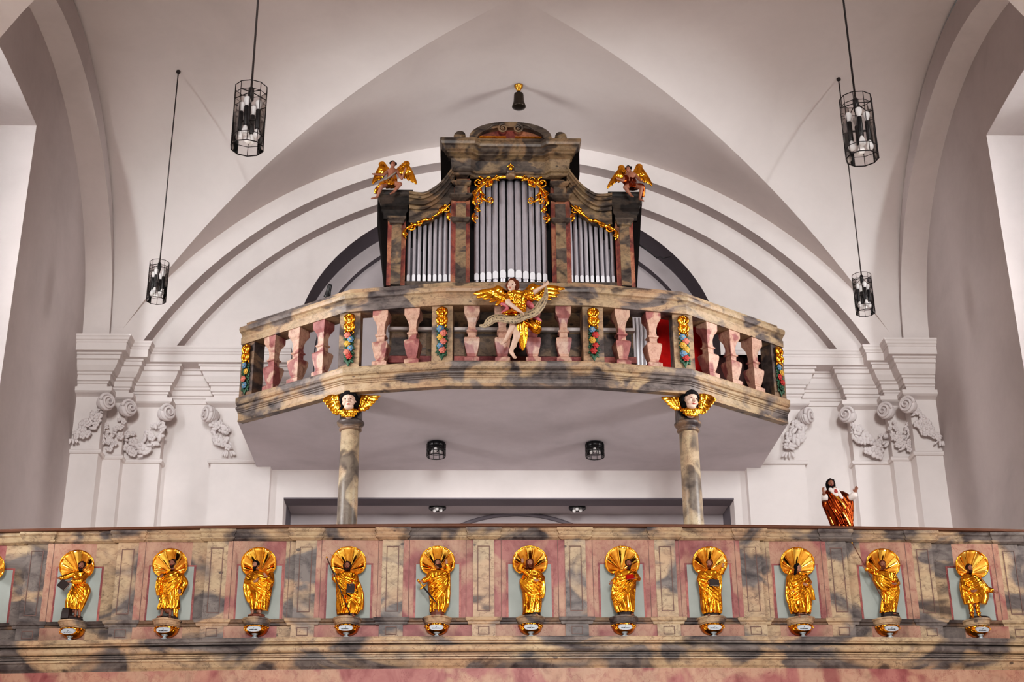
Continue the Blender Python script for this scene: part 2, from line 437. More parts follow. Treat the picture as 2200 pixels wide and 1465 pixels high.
# lower wall around the loft opening
for s in (-1,1):
    w.box(min(s*3.42,s*6.15),max(s*3.42,s*6.15),19.56,20.1,3.6,9.52)
    w.box(min(s*3.21,s*3.43),max(s*3.21,s*3.43),19.53,19.86,3.6,8.1)
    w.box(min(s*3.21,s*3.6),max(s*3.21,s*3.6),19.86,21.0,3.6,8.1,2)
w.box(-3.21,3.21,19.53,19.84,7.45,8.1)
o=w.build('wall_end',[M['white'],M['grey'],M['revealgrey'],M['niche_in']]); o['kind']='structure'
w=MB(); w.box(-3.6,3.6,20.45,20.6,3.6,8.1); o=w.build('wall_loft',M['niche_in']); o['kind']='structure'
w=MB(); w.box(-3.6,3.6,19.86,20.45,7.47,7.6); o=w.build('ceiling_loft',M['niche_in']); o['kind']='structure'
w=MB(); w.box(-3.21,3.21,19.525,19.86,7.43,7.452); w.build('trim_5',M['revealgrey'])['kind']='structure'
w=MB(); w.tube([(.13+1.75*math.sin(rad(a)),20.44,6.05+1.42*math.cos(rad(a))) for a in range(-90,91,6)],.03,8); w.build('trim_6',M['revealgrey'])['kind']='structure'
w=MB(); w.box(-7.2,7.2,-9,21,-.2,0); w.box(-6.1,6.1,14.3,20.5,4.25,4.42); w.box(-6.1,6.1,14.05,20.5,3.3,3.4); struct('floor',w,M['floor'])

# --- stucco pilasters with capitals
def volute(mb,c,r,sx):
    """shell-like corner scroll, its eye turned out to the side"""
    c=Vector(c); ax=Vector((sx*.75,-.66,0)).normalized(); u=Vector((0,0,1)); v=ax.cross(u)
    rot=Matrix((v,u,ax)).transposed()
    for k in range(5):
        t=k/4; mb.ell(c-ax*(r*1.0*(t-.45)),(r*(.98-.42*t*t),r*(.98-.42*t*t),r*.34),14,8,0,rot)
    pts=[];rr=[]
    for i in range(40):
        a=i*.36; q=r*(1.02-.022*i); pts.append(c+ax*r*.62+(v*math.cos(a)*sx+u*math.sin(a))*q*.9+ax*.006*i*.3); rr.append(r*(.2-.0038*i))
    mb.tube(pts,rr,7)
def festoon(mb,pts,r,seed):
    rn=random.Random(seed); P=[Vector(p) for p in pts]
    for k in range(len(P)-1):
        for j in range(5):
            c=P[k].lerp(P[k+1],j/5); f=(k+j/5)/(len(P)-1); rr=r*(.55+.75*math.sin(PI*min(1,.15+f*.85)))
            for q in range(3):
                a=rn.random()*2*PI; d=Vector((math.cos(a)*rr*.8,-abs(math.sin(a))*rr*.4,math.sin(a)*rr*.6))
                s=rr*(.35+.3*rn.random()); e=c+d
                if rn.random()<.45:   # rosette
                    for m in range(5):
                        b=2*PI*m/5; mb.ell(e+Vector((math.cos(b)*s*.6,0,math.sin(b)*s*.6)),(s*.5,s*.35,s*.5),8,5)
                    mb.ell(e+Vector((0,-s*.3,0)),s*.35,8,5)
                else:
                    rot=Matrix.Rotation(rn.random()*PI,3,'Y')@Matrix.Rotation(rn.random()*.8,3,'X'); mb.ell(e,(s*1.0,s*.35,s*.45),8,5,0,rot)
    for q in range(7):
        a=rn.uniform(-.9,.9); e=P[-1]+Vector((math.sin(a)*r*1.2,-.01,-r*.4-math.cos(a)*r*.5)); mb.ell(e,(r*.18,r*.12,r*.5),7,5,0,Matrix.Rotation(-a,3,'Y'))
PIL=[(5.73,6.16,18.95,19.6),(5.48,5.74,19.2,19.6),(4.97,5.49,19.38,19.6),(3.40,4.25,19.38,19.6)]
trim=7
for sg,nm in ((-1,'left'),(1,'right')):
    for k,(xa,xb,yf,yb) in enumerate(PIL):
        x0,x1=sorted((sg*xa,sg*xb))
        t=bpy.data.objects.new('trim_%d'%trim,None); COL.objects.link(t); t['kind']='structure'; trim+=1
        t['label']='white stucco pilaster with volute and garland capital, %s side of the end wall'%nm
        s=MB(); s.box(x0,x1,yf,yb,3.6,8.82)
        s.build('shaft',M['white'],t)
        # astragal ring
        a=MB(); pr=[(-.02,7.97),(.03,7.965),(.045,7.945),(.045,7.925),(.03,7.905),(-.02,7.90)]
        pth=[(x0,yb),(x0,yf),(x1,yf),(x1,yb)]
        a.sweep(pr,pth); a.build('astragal',M['white'],t)
        ab=MB(); ab.sweep([(-.02,8.86),(.12,8.86),(.12,8.80),(.09,8.78),(.03,8.76),(-.02,8.74)],pth); ab.build('abacus',M['white'],t)
        c=MB(); r=.128
        inn=sg*xa; out=sg*xb
        if k<3: volute(c,(inn-sg*.03,yf-.10,8.62),r,-sg); vx=inn
        if k==3: volute(c,(out+sg*.02,yf-.10,8.60),r,sg)
        c.build('volute',M['stucco'],t)
        fs=MB()
        if k==0: P=[(inn+sg*.06,yf-.06,8.50),(inn+sg*.11,yf-.07,8.34),(inn+sg*.22,yf-.09,8.18),(inn+sg*.35,yf-.1,8.12)]; q=.08
        elif k==1: P=[(inn+sg*.02,yf-.06,8.46),(inn+sg*.05,yf-.08,8.25),(inn+sg*.16,yf-.09,8.06),(inn+sg*.24,yf-.06,8.3),(inn+sg*.26,yf-.05,8.46)]; q=.06
        elif k==2: P=[(inn+sg*.05,yf-.06,8.46),(inn+sg*.1,yf-.08,8.28),(inn+sg*.25,yf-.1,8.04),(inn+sg*.4,yf-.09,8.14),(inn+sg*.47,yf-.07,8.40)]; q=.095
        else: P=[(out-sg*.06,yf-.06,8.48),(out-sg*.1,yf-.08,8.36),(out-sg*.17,yf-.1,8.22),(out-sg*.25,yf-.1,8.10)]; q=.095
        if k<3:
            P=list(P)
        festoon(fs,P,q,trim*3+k); fs.build('garland',M['stucco'],t)
    # entablature, broken forward over every pilaster
    t=bpy.data.objects.new('trim_%d'%trim,None); COL.objects.link(t); t['kind']='structure'; trim+=1
    X=lambda v:sg*v
    lo=[(X(6.16),18.95),(X(5.73),18.95),(X(5.73),19.2),(X(5.48),19.2),(X(5.48),19.38),(X(4.97),19.38),(X(4.97),19.56),(X(4.25),19.56),(X(4.25),19.38),(X(3.16),19.38)]
    hi=[(X(6.16),18.95),(X(5.73),18.95),(X(5.73),19.2),(X(5.48),19.2),(X(5.48),19.38),(X(3.16),19.38)]
    if sg>0: lo=lo[::-1]; hi=hi[::-1]
    prof=[(-.05,9.34),(.24,9.34),(.24,9.305),(.215,9.30),(.215,9.245),(.185,9.235),(.165,9.17),(.12,9.10),(.095,9.09),(.095,9.06),(.07,9.05),(.07,8.975),(.045,8.965),(.045,8.94),(.025,8.93),(.025,8.86),(-.05,8.86)]
    MB().sweep(prof,lo).build('architrave',M['white'],t)
    prof=[(-.30,9.56),(.37,9.56),(.37,9.535),(.355,9.52),(.345,9.49),(.325,9.475),(.325,9.455),(.31,9.45),(.31,9.335),(.25,9.332),(-.30,9.332)]
    MB().sweep(prof,hi).build('cornice',M['white'],t)
# ------------------------------------------------------------------ gallery parapet (painted marble front with the niches)
PY0=14.0
def bow(x): return .2*(x/5.0)**2
def bowp(p): return (p[0],p[1]+bow(p[0]),p[2])
xs=[-5.6+11.2*i/56 for i in range(57)]
path=[(x,PY0+bow(x)) for x in xs]
par=thing('gallery_parapet','painted marble gallery front with pilasters and blue-grey niche panels','parapet',(0,PY0,4.4))
def inpar(mb,name,mat,parent=par,label=None):
    o=mb.build(name,mat,parent); o.matrix_parent_inverse=Matrix.Translation((0,-PY0,-4.4)) if parent is par else Matrix.Identity(4)
    if label: o['label']=label
    return o
def pn(prof): return prof
inpar(MB().sweep([(-.5,5.468),(-.5,5.50),(.085,5.50),(.09,5.488),(.085,5.474),(.05,5.468)],path),'hand_rail',M['wood'],par,'thin brown wooden rail')
inpar(MB().sweep([(-.5,5.352),(-.5,5.47),(.05,5.47),(.055,5.44),(.04,5.425),(.03,5.395),(.045,5.385),(.04,5.372),(.012,5.352)],path),'cap_moulding',M['beige'])
inpar(MB().sweep([(-.5,3.36),(-.5,5.36),(0,5.36),(0,4.09),(-.03,4.05),(-.03,3.36)],path),'wall_body',M['beige'])
inpar(MB().sweep([(-.02,4.495),(-.02,4.562),(.035,4.56),(.04,4.548),(.035,4.53),(.018,4.52),(.016,4.505),(.006,4.495)],path),'string_moulding',M['beigedark'])
bc=MB()
tor=[(.075+.036*math.cos(rad(a)),4.255+.034*math.sin(rad(a))) for a in range(80,-81,-20)]
bc.sweep([(-.05,4.362),(.120,4.362),(.125,4.35),(.120,4.322),(.10,4.316),(.10,4.303),(.05,4.298),(.05,4.289)]+tor+
  [(.045,4.221),(.045,4.212),(.075,4.210),(.075,4.202),(.055,4.200),(.055,4.190),(.068,4.188),(.068,4.180),(.045,4.178),(.045,4.170),(.072,4.168),(.072,4.152),(.045,4.146),(.036,4.128),(.018,4.10),(0,4.085),(-.05,4.085)],path)
inpar(bc,'base_cornice',M['beige'])
inpar(MB().sweep([(-.1,3.33),(-.1,4.084),(-.012,4.084),(-.012,3.33)],path),'frieze_panel',M['pink'])
SX=[0,.92,1.80,2.69,3.57,4.50,5.40]; SX=[-x for x in SX[:0:-1]]+SX
PX=[.46,1.37,2.24,3.13,4.03,4.95]; PX=[-x for x in PX[::-1]]+PX
def frame(mb,x0,x1,z0,z1,y,wd,pr,mi=0):
    mb.box(x0,x1,y-pr,y,z0,z0+wd,mi).box(x0,x1,y-pr,y,z1-wd,z1,mi).box(x0,x0+wd,y-pr,y,z0+wd,z1-wd,mi).box(x1-wd,x1,y-pr,y,z0+wd,z1-wd,mi)
for x in PX:
    y=PY0+bow(x); a=math.atan(.4*x/25)
    p=MB(); p.box(x-.105,x+.105,y-.028,y+.05,4.562,5.355)
    frame(p,x-.062,x+.062,4.625,5.285,y-.028,.007,.006,1); p.box(x-.05,x+.05,y-.031,y-.02,4.64,5.27,0)
    po=inpar(p,'pilaster',[M['beige'],M['line'],M['beigedark']])
    p=MB(); p.box(x-.115,x+.115,y-.035,y+.05,4.364,4.51); frame(p,x-.055,x+.055,4.395,4.475,y-.035,.006,.006,1)
    p.sweep([(-.02,4.495),(-.02,4.566),(.06,4.564),(.065,4.55),(.06,4.532),(.044,4.52),(.042,4.507),(.036,4.495)],[(x-.115,y+.04),(x-.115,y),(x+.115,y),(x+.115,y+.04)],0)
    inpar(p,'pilaster_foot',[M['beige'],M['line']])
    p=MB(); p.sweep([(-.02,5.352),(-.02,5.468),(.08,5.468),(.085,5.44),(.07,5.425),(.058,5.395),(.075,5.385),(.07,5.372),(.04,5.352)],[(x-.10,y+.04),(x-.10,y),(x+.10,y),(x+.10,y+.04)])
    inpar(p,'pilaster_cap',M['beige'])
for i,x in enumerate(SX):
    y=PY0+bow(x)
    e0=[q for q in PX if q<x]; e1=[q for q in PX if q>x]
    xa=(e0[-1]+.105) if e0 else x-.345; xb=(e1[0]-.105) if e1 else x+.2
    p=MB(); p.box(xa,xb,y-.010,y+.04,4.562,5.354)
    for q in (x-.285,x+.285):
        if xa+.02<q<xb-.02: p.box(q-.003,q+.003,y-.012,y,4.562,5.354,1)
    inpar(p,'pink_panel',[M['pink'],M['line']])
    p=MB(); p.box(x-.235,x+.235,y-.020,y,4.562,5.115,1); p.box(x-.215,x+.215,y-.024,y,4.562,5.098,0)
    inpar(p,'niche_panel',[M['niche'],M['rosered']],par,'plain blue-grey niche panel with a red-brown edge')
    p=MB(); p.box(xa+.01,xb-.01,y-.008,y+.04,4.366,4.50)
    inpar(p,'lower_panel',M['pink'])

# ------------------------------------------------------------------ organ balcony
BP=[(-3.6,19.40),(-3.6,17.49),(-2.14,16.41),(-.89,16.17),(.89,16.17),(2.14,16.41),(3.6,17.49),(3.6,19.40)]
bal=thing('organ_balcony','polygonal organ balcony with rose balusters and grey-beige marble mouldings','balcony',(0,17,7.86))
def inb(mb,name,mat,label=None):
    o=mb.build(name,mat,bal); o.matrix_parent_inverse=Matrix.Translation((0,-17,-7.86))
    if label: o['label']=label
    return o
inb(MB().prismz([(x*.999,y+.03 if y<19 else 19.53) for x,y in BP],7.859,8.10),'floor_slab',M['soffit'],'plain plastered underside')
tor=[(.02+.03*math.cos(rad(a)),8.03+.026*math.sin(rad(a))) for a in range(80,-81,-20)]
inb(MB().sweep([(-.25,8.17),(.055,8.17),(.06,8.15),(.055,8.10),(.04,8.075),(.02,8.066)]+tor+[(.02,7.992),(.008,7.985),(.008,7.970),(-.004,7.965),(-.004,7.945),(-.008,7.90),(.001,7.857),(-.1,7.857),(-.25,7.95)],BP[1:-1]),'base_moulding',M['balcony'])
inb(MB().sweep([(-.20,8.93),(-.20,9.275),(-.05,9.275),(-.045,9.26),(-.06,9.235),(-.03,9.20),(-.02,9.185),(.03,9.18),(.075,9.165),(.08,9.135),(.07,9.10),(.045,9.085),(.02,9.05),(.02,9.03),(.035,9.02),(.03,8.93)],BP[1:-1]),'hand_rail',M['balcony'])
def front_y(x):
    for (x0,y0),(x1,y1) in zip(BP[1:-1],BP[2:-1]):
        if x0<=x<=x1: return y0+(y1-y0)*(x-x0)/(x1-x0)
def front_dir(x):
    for (x0,y0),(x1,y1) in zip(BP[1:-1],BP[2:-1]):
        if x0<=x<=x1: return math.atan2(y1-y0,x1-x0)
POSTS=[-3.46,-2.09,-.93,.93,2.09,3.46]; POSTA=[]
for x in POSTS:
    a={3.46:.22,2.09:.19,.93:.17}[abs(x)]
    d=front_dir(x)*1.0
    if abs(abs(x)-2.09)<.1: d*=.55
    if abs(abs(x)-.93)<.1: d*=.5
    y=front_y(x)+.10; POSTA.append((x,y,d))
    mt=Matrix.Translation((x,y,0))@Matrix.Rotation(d,4,'Z')
    w=.13 if abs(x)<3 else .115
    p=MB(); p.box(-w,w,-.085,.10,8.165,8.935,0,mt)
    inb(p,'post',M['balcony'] if abs(x)<2.5 else M['beigedark'])
BPROF=[(.094,0),(.094,.075),(.08,.085),(.056,.105),(.056,.12),(.064,.135),(.084,.22),(.096,.285),(.099,.325),(.088,.345),(.060,.352),(.050,.37),(.050,.42),(.068,.432),(.068,.45),(.052,.458),(.046,.50),(.050,.56),(.064,.615),(.088,.655),(.099,.68),(.099,.765)]
bmesh0=None
BX=[-3.14,-2.80,-2.46,-1.70,-1.30,-.57,-.19,.19,.57,1.30,1.70,2.46,2.80,3.14]
for x in BX:
    d=front_dir(x)
    if bmesh0 is None:
        o=MB().lathe([(r,z) for r,z in BPROF],4,(0,0,0),0,False,PI/4,None,1.414*.98).build('baluster',M['baluster'],bal); bmesh0=o
    else:
        o=bmesh0.copy(); COL.objects.link(o); o.parent=bal
    o.matrix_parent_inverse=Matrix.Translation((0,-17,-7.86)); o.location=(x,front_y(x)+.10,8.168); o.rotation_euler=(0,0,d)

# columns below the balcony
def column(x,lab):
    t=thing('marble_column',lab,'column',(x,16.72,4.42))
    c=MB(); c.lathe([(.17,0),(.17,.08),(.15,.1),(.165,.14),(.15,.18),(.128,.2)],32); c.build('base',M['column'],t)
    c=MB(); c.lathe([(.128,.2),(.128,1.2),(.122,2.2),(.115,3.06)],32); c.build('shaft',M['column'],t)
    c=MB(); c.lathe([(.115,3.03),(.138,3.045),(.142,3.06),(.128,3.075),(.125,3.09),(.150,3.105),(.168,3.13),(.172,3.15),(.150,3.17),(.14,3.18)],32); c.build('capital_ring',M['beigedark'],t)
    c=MB(); c.box(-.13,.13,-.10,.15,3.17,3.445); c.build('impost_block',M['beigedark'],t)
column(-2.07,'grey-beige marble column under the left kink of the balcony'); column(2.14,'grey-beige marble column under the right kink of the balcony')

# ------------------------------------------------------------------ pipe organ
OY=16.9; OX=-.05
org=thing('pipe_organ','marbled pipe organ case with silvery pipes and gilded scrollwork','organ',(OX,OY,8.1))
OI=Matrix.Translation((0,0,-8.1))
def ino(mb,name,mat,label=None,parent=None):
    o=mb.build(name,mat,parent or org)
    if parent is None: o.matrix_parent_inverse=OI
    if label: o['label']=label
    return o
# plinth case seen through the balusters
p=MB(); p.box(-1.58,1.58,.02,.95,8.1,9.62)
for s in (-1,1):
    for a,b in ((.02,.5),(.62,1.0),(1.1,1.55)):
        p.box(min(s*a,s*b),max(s*a,s*b),-.01,.03,8.16,8.42,1); p.box(min(s*a,s*b),max(s*a,s*b),-.012,.03,8.55,8.86,2)
p.box(-1.60,1.60,-.05,.05,8.44,8.53,1); p.box(-1.60,1.60,-.04,.05,8.90,8.94,3)
ino(p,'lower_case',[M['organ'],M['rosered'],M['beigedark'],M['white']])
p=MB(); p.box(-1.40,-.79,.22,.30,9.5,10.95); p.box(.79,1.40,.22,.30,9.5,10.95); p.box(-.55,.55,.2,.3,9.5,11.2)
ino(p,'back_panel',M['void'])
for s in (-1,1):
    # dark side boards leaning outwards towards the top
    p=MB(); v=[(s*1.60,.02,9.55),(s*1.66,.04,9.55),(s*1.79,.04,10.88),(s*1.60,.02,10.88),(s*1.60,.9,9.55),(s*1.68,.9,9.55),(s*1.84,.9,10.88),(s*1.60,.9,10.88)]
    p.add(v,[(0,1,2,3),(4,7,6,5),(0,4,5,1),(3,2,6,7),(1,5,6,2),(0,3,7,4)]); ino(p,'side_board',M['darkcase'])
    # outer and tower pilasters
    p=MB(); p.box(min(s*1.40,s*1.64),max(s*1.40,s*1.64),0,.3,9.55,10.5); p.box(min(s*1.455,s*1.585),max(s*1.455,s*1.585),-.03,.05,9.55,10.46,1)
    p.sweep([(-.02,10.53),(.06,10.53),(.06,10.50),(.03,10.47),(.03,10.44),(-.02,10.42)],[(s*1.52-.065,.05),(s*1.52-.065,-.03),(s*1.52+.065,-.03),(s*1.52+.065,.05)],1)
    ino(p,'outer_pilaster',[M['rosered2'],M['organ']])
    p=MB(); p.box(min(s*.545,s*.80),max(s*.545,s*.80),0,.3,9.55,11.15); p.box(min(s*.60,s*.735),max(s*.60,s*.735),-.045,.05,9.55,10.75,1)
    for z,dd in ((10.45,.05),(10.80,.075),(11.0,.06)):
        p.sweep([(-.02,z+.07),(dd,z+.07),(dd,z+.045),(dd*.5,z+.02),(-.02,z)],[(s*.668-.075,.05),(s*.668-.075,-.045),(s*.668+.075,-.045),(s*.668+.075,.05)],1)
    p.box(min(s*.585,s*.75),max(s*.585,s*.75),-.05,.05,10.84,11.12,1)
    ino(p,'tower_pilaster',[M['rosered2'],M['organ']])
    # curved wing entablature sweeping up to the tower
    top=[];N=18
    for i in range(N+1):
        t=i/N; x=1.36-.60*t; top.append((s*x,10.87-.02*math.sin(PI*min(1,t*2))+.42*max(0,t-.30)**1.9/.7**1.9))
    bot=[(x,z-.40+.02*i/N-.03*(i/N)**2) for i,(x,z) in enumerate(top)]
    p=MB()
    for k,(f0,f1,y0) in enumerate(((0,.10,-.16),(.10,.2,-.13),(.2,.34,-.09),(.34,.40,-.11),(.40,.52,-.06),(.52,1.0,-.02))):
        A=[tuple(Vector(a).lerp(Vector(b),f0)) for a,b in zip(top,bot)]; B=[tuple(Vector(a).lerp(Vector(b),f1)) for a,b in zip(top,bot)]
        for i in range(N): p.add([(A[i][0],y,A[i][1]) for y in (y0,.3)]+[(A[i+1][0],y,A[i+1][1]) for y in (y0,.3)]+[(B[i][0],y,B[i][1]) for y in (y0,.3)]+[(B[i+1][0],y,B[i+1][1]) for y in (y0,.3)],[(0,2,6,4),(1,5,7,3),(0,1,3,2),(4,6,7,5)])
    ino(p,'wing_entablature',M['organ'])
    # dark corner block above the outer pilaster
    p=MB(); c=s*1.55
    p.sweep([(-.2,10.91),(.11,10.91),(.11,10.88),(.095,10.85),(.095,10.80),(.07,10.77),(.07,10.73),(.04,10.70),(.05,10.64),(.02,10.60),(.02,10.52),(-.2,10.52)],[(c-.13,.9),(c-.13,0),(c+.13,0),(c+.13,.9)])
    ino(p,'corner_block',M['beigedark2'])
# tower entablature with ends broken forward
pr=[(-.2,11.63),(.20,11.63),(.205,11.60),(.19,11.585),(.18,11.55),(.155,11.535),(.135,11.51),(.135,11.49),(.11,11.475),(.11,11.45),(.07,11.44),(.09,11.40),(.06,11.385),(.045,11.24),(.06,11.235),(.06,11.20),(.03,11.19),(.03,11.15),(-.2,11.15)]
p=MB(); p.sweep(pr,[(-.75,.9),(-.75,-.08),(-.56,-.08),(-.49,-.01),(.49,-.01),(.56,-.08),(.75,-.08),(.75,.9)]); p.box(-.72,.72,0,.9,11.15,11.62)
ino(p,'tower_entablature',M['organ'])
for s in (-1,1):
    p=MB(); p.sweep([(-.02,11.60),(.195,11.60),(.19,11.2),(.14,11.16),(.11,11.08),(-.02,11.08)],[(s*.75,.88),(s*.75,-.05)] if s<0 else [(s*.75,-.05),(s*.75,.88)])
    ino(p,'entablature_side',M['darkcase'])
# pediment
N=24; out=[(.56*math.cos(PI-PI*i/N), 11.65+.26*math.sin(PI*i/N)**.9) for i in range(N+1)]
inn=[(x*.80,11.65+(z-11.65)*.66) for x,z in out]
p=MB()
for i in range(N):
    q=[out[i],out[i+1],inn[i+1],inn[i]]; p.prism(q,-.24,.1,0)
p.prism(inn,-.15,.1,1); p.prism([(-.6,11.62),(.6,11.62),(.6,11.66),(-.6,11.66)],-.22,.1,0)
ino(p,'pediment',[M['organ'],M['rosered2']])
p=MB(); p.box(-.42,-.06,-.255,-.2,11.655,11.669); p.box(.06,.42,-.255,-.2,11.655,11.669); ino(p,'gilded_line',M['gold'])
def spiral(mb,c,r,turns=2.2,th=.25,dirn=1,start=0.0,y=0,n=36,flat=1.0,mi=0):
    pts=[];rr=[]
    for i in range(n+1):
        t=i/n; a=start+dirn*turns*2*PI*t; q=r*(1-.86*t); pts.append((c[0]+q*math.cos(a),y,c[1]+q*math.sin(a))); rr.append(r*th*(1-.65*t))
    mb.tube(pts,rr,8,mi)
    mb.ell((c[0],y-.005,c[1]),(r*.2,r*.22,r*.2),10,6,mi)
for s in (-1,1):
    p=MB(); spiral(p,(s*.10,11.80),.07,1.8,.26,-s,PI/2+s*.2,-.25); p.tube([(s*.10,-.24,11.87),(s*.24,-.24,11.85),(s*.32,-.24,11.78)],[.02,.018,.008],8); ino(p,'scroll',M['organ'])
    p=MB(); spiral(p,(s*.68,11.715),.078,1.7,.32,s,-PI/2,-.17); p.lathe([(.07,-.10),(.075,0),(.07,.10)],20,(0,0,0),0,True,0,Matrix.Translation((s*.68,-.09,11.715))@Matrix.Rotation(PI/2,4,'X')); ino(p,'volute',M['organ'])
# pipes
def pipe(x,z0,z1,r,y=0.08,back=False,zm=None):
    o=bpy.data.objects.new('pipe',None)
    p=MB(); p.lathe([(r*.35,9.42),(r*.95,z0-.07),(r,z0-.05)]+[(r,z0+(z1-z0)*k/3) for k in range(4)]+[(r*.99,z1+.002)],16,(x,y,0))
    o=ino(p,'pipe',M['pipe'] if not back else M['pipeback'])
    if back: return o
    # flattened polished mouth with rounded top
    m=MB(); w=r*.86; h=2.6*r
    pts=[(x-w,z0-.095),(x+w,z0-.095)]+[(x+w*math.cos(PI*k/8),z0-.02+w*1.05*math.sin(PI*k/8)) for k in range(9)]
    m.prism(pts,y-r*1.06,y-r*.5); m.build('pipe_mouth',M['mouth'],o)
    return o
def arch_top(x): return 10.78+.41*math.sqrt(max(0,1-(x/.52)**2))
px=[-.455,-.375,-.292,-.206,-.108,0,.10,.195,.283,.37,.45]; pr_=[.034,.037,.039,.041,.046,.049,.047,.043,.039,.037,.034]
for k,(x,r) in enumerate(zip(px,pr_)): pipe(x,9.745+.045*(1-abs(k-5)/5)**1.3,arch_top(x)+.06,r)
for s in (-1,1):
    for k in range(9):
        f=k/8; x=s*(1.355-.555*f); z=10.33+.36*f**1.15
        pipe(x,9.735,z+.06,.0235+.0045*f)
    for k in range(9):
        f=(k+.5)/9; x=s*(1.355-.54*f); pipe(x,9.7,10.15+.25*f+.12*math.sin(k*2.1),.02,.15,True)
# gilded carving
def leaf(mb,p0,p1,w,bend=.3,y=-.05,n=10):
    a=Vector((p0[0],p0[1])); b=Vector((p1[0],p1[1])); d=b-a; nrm=Vector((-d.y,d.x))
    pts=[];rr=[]
    for i in range(n+1):
        t=i/n; q=a+d*t+nrm*bend*math.sin(PI*t); pts.append((q.x,y-.02*math.sin(PI*t),q.y)); rr.append(w*math.sin(PI*min(1,.12+.88*t))**.8*(1 if t<.96 else .35)+.002)
    mb.tube(pts,rr,8,0,True,None,1.0)
g=MB(); pts=[(.50*math.cos(PI-PI*i/32),-.06,10.74+.42*math.sin(PI*i/32)**.9) for i in range(33)]
g.tube(pts,[.022]*33,8); g.tube([(a,b-.02,c-.02) for a,b,c in pts],[.01]*33,6)
ino(g,'gilded_arch',M['gold'])
for s in (-1,1):
    g=MB()
    for cx,cz,r,d in ((.43,11.07,.085,1),(.30,11.11,.055,-1),(.20,11.14,.04,1),(.47,10.90,.06,-1),(.43,10.78,.05,1),(.455,10.66,.042,-1),(.28,10.80,.05,-1),(.47,10.53,.035,1)):
        spiral(g,(s*cx,cz),r,1.6,.22,d*s,PI/2*d,-.05)
    for a in ((.40,10.98,.33,10.86),(.46,10.83,.47,10.70),(.37,11.12,.30,11.02),(.44,10.72,.40,10.62),(.48,10.6,.46,10.44),(.38,10.90,.27,10.76),(.22,11.16,.14,11.10),(.34,11.0,.24,11.1)):
        leaf(g,(s*a[0],a[1]),(s*a[2],a[3]),.02,.25*s)
    ino(g,'gilded_scrollwork',M['gold'])
    g=MB()
    L=[(s*(1.39-.58*t),-.05,10.36+.36*t**1.2+.02*math.sin(t*7)) for t in [i/20 for i in range(21)]]
    g.tube(L,[.018+.008*math.sin(i*.9) for i in range(21)],8)
    for cx,cz,r,d in ((1.33,10.38,.06,1),(1.22,10.43,.04,-1),(.86,10.66,.06,-1),(.83,10.56,.035,1),(.93,10.66,.04,1),(1.39,10.28,.03,-1)): spiral(g,(s*cx,cz),r,1.6,.24,d*s,PI/2,-.05)
    for a in ((1.39,10.36,1.385,10.20),(1.30,10.42,1.16,10.47),(.98,10.60,.90,10.72),(.82,10.6,.81,10.47),(1.14,10.49,1.02,10.54)): leaf(g,(s*a[0],a[1]),(s*a[2],a[3]),.02,.2*s)
    ino(g,'gilded_wing_carving',M['gold'])
    g=MB().box(s*1.09-.03,s*1.09+.03,-.09,-.02,10.50,10.57); ino(g,'keystone',M['organ'])
g=MB(); g.lathe([(.05,0),(.07,.02),(.07,.05),(.045,.08)],14,(0,-.08,11.12)); g.ell((0,-.12,11.22),(.06,.04,.07)); ino(g,'keystone',M['organ'])
g=MB(); g.ell((0,-.15,11.235),(.03,.03,.04)); g.tube([(-.05,-.12,11.26),(0,-.14,11.30),(.05,-.12,11.26)],.012,6); ino(g,'gilded_boss',M['gold'])
# ------------------------------------------------------------------ carved figures
def V3(p): return Vector(p)
def feather(mb,p0,p1,w,th=.010,bow_=0.0,n=9,mi=0):
    """flat tapered feather lying in the x-z plane"""
    a=V3(p0); b=V3(p1); d=(b-a); L=d.length; d/=L
    nrm=Vector((-d.z,0,d.x)); rows=[]; K=10
    for i in range(n+1):
        t=i/n; c=a+(b-a)*t+nrm*bow_*math.sin(PI*t)+Vector((0,-th*.8*math.sin(PI*t),0))
        ww=w*(math.sin(PI*min(1,.18+.82*t*.86))**.6)*(1 if t<.93 else .55)+.001
        rows.append([c+nrm*ww*math.cos(2*PI*k/K)+Vector((0,th*(1-.4*t)*math.sin(2*PI*k/K),0)) for k in range(K)])
    v=[p for r in rows for p in r]; f=[(j*K+i,j*K+(i+1)%K,(j+1)*K+(i+1)%K,(j+1)*K+i) for j in range(n) for i in range(K)]
    f+= [tuple(range(K-1,-1,-1)),tuple(n*K+i for i in range(K))]
    mb.add(v,f,mi,True)
def hand(mb,p,d,s,nrm=(0,-1,0),curl=.35,side=1):
    """palm, four unequal bent fingers and a thumb; s = hand length"""
    p=V3(p); d=V3(d).normalized(); nv=V3(nrm); nv=(nv-d*nv.dot(d))
    nv=nv.normalized() if nv.length>1e-4 else Vector((1,0,0)); sd=d.cross(nv)*side
    rot=Matrix((sd,nv,d)).transposed()
    mb.ell(p+d*s*.26,(s*.23,s*.12,s*.32),12,8,0,rot); mb.cap(p-d*s*.15,p+d*s*.12,s*.14,s*.15)
    for k,(o,l) in enumerate(((-.165,.36),(-.055,.44),(.055,.40),(.16,.30))):
        b=p+d*s*.46+sd*s*o; q=b+(d*math.cos(curl*.6)+nv*math.sin(curl*.6)+sd*o*.5)*s*l*.55
        e=q+(d*math.cos(curl*1.8)+nv*math.sin(curl*1.8)+sd*o*.5)*s*l*.55
        mb.cap(b-d*s*.1,q,s*.062,s*.056,8); mb.cap(q,e,s*.056,s*.045,8)
    b=p+d*s*.12-sd*s*.17; q=b+(d*.6-sd*.75+nv*.25).normalized()*s*.22; e=q+(d*.9-sd*.25+nv*.3).normalized()*s*.2
    mb.cap(b,q,s*.075,s*.065,8); mb.cap(q,e,s*.062,s*.048,8)
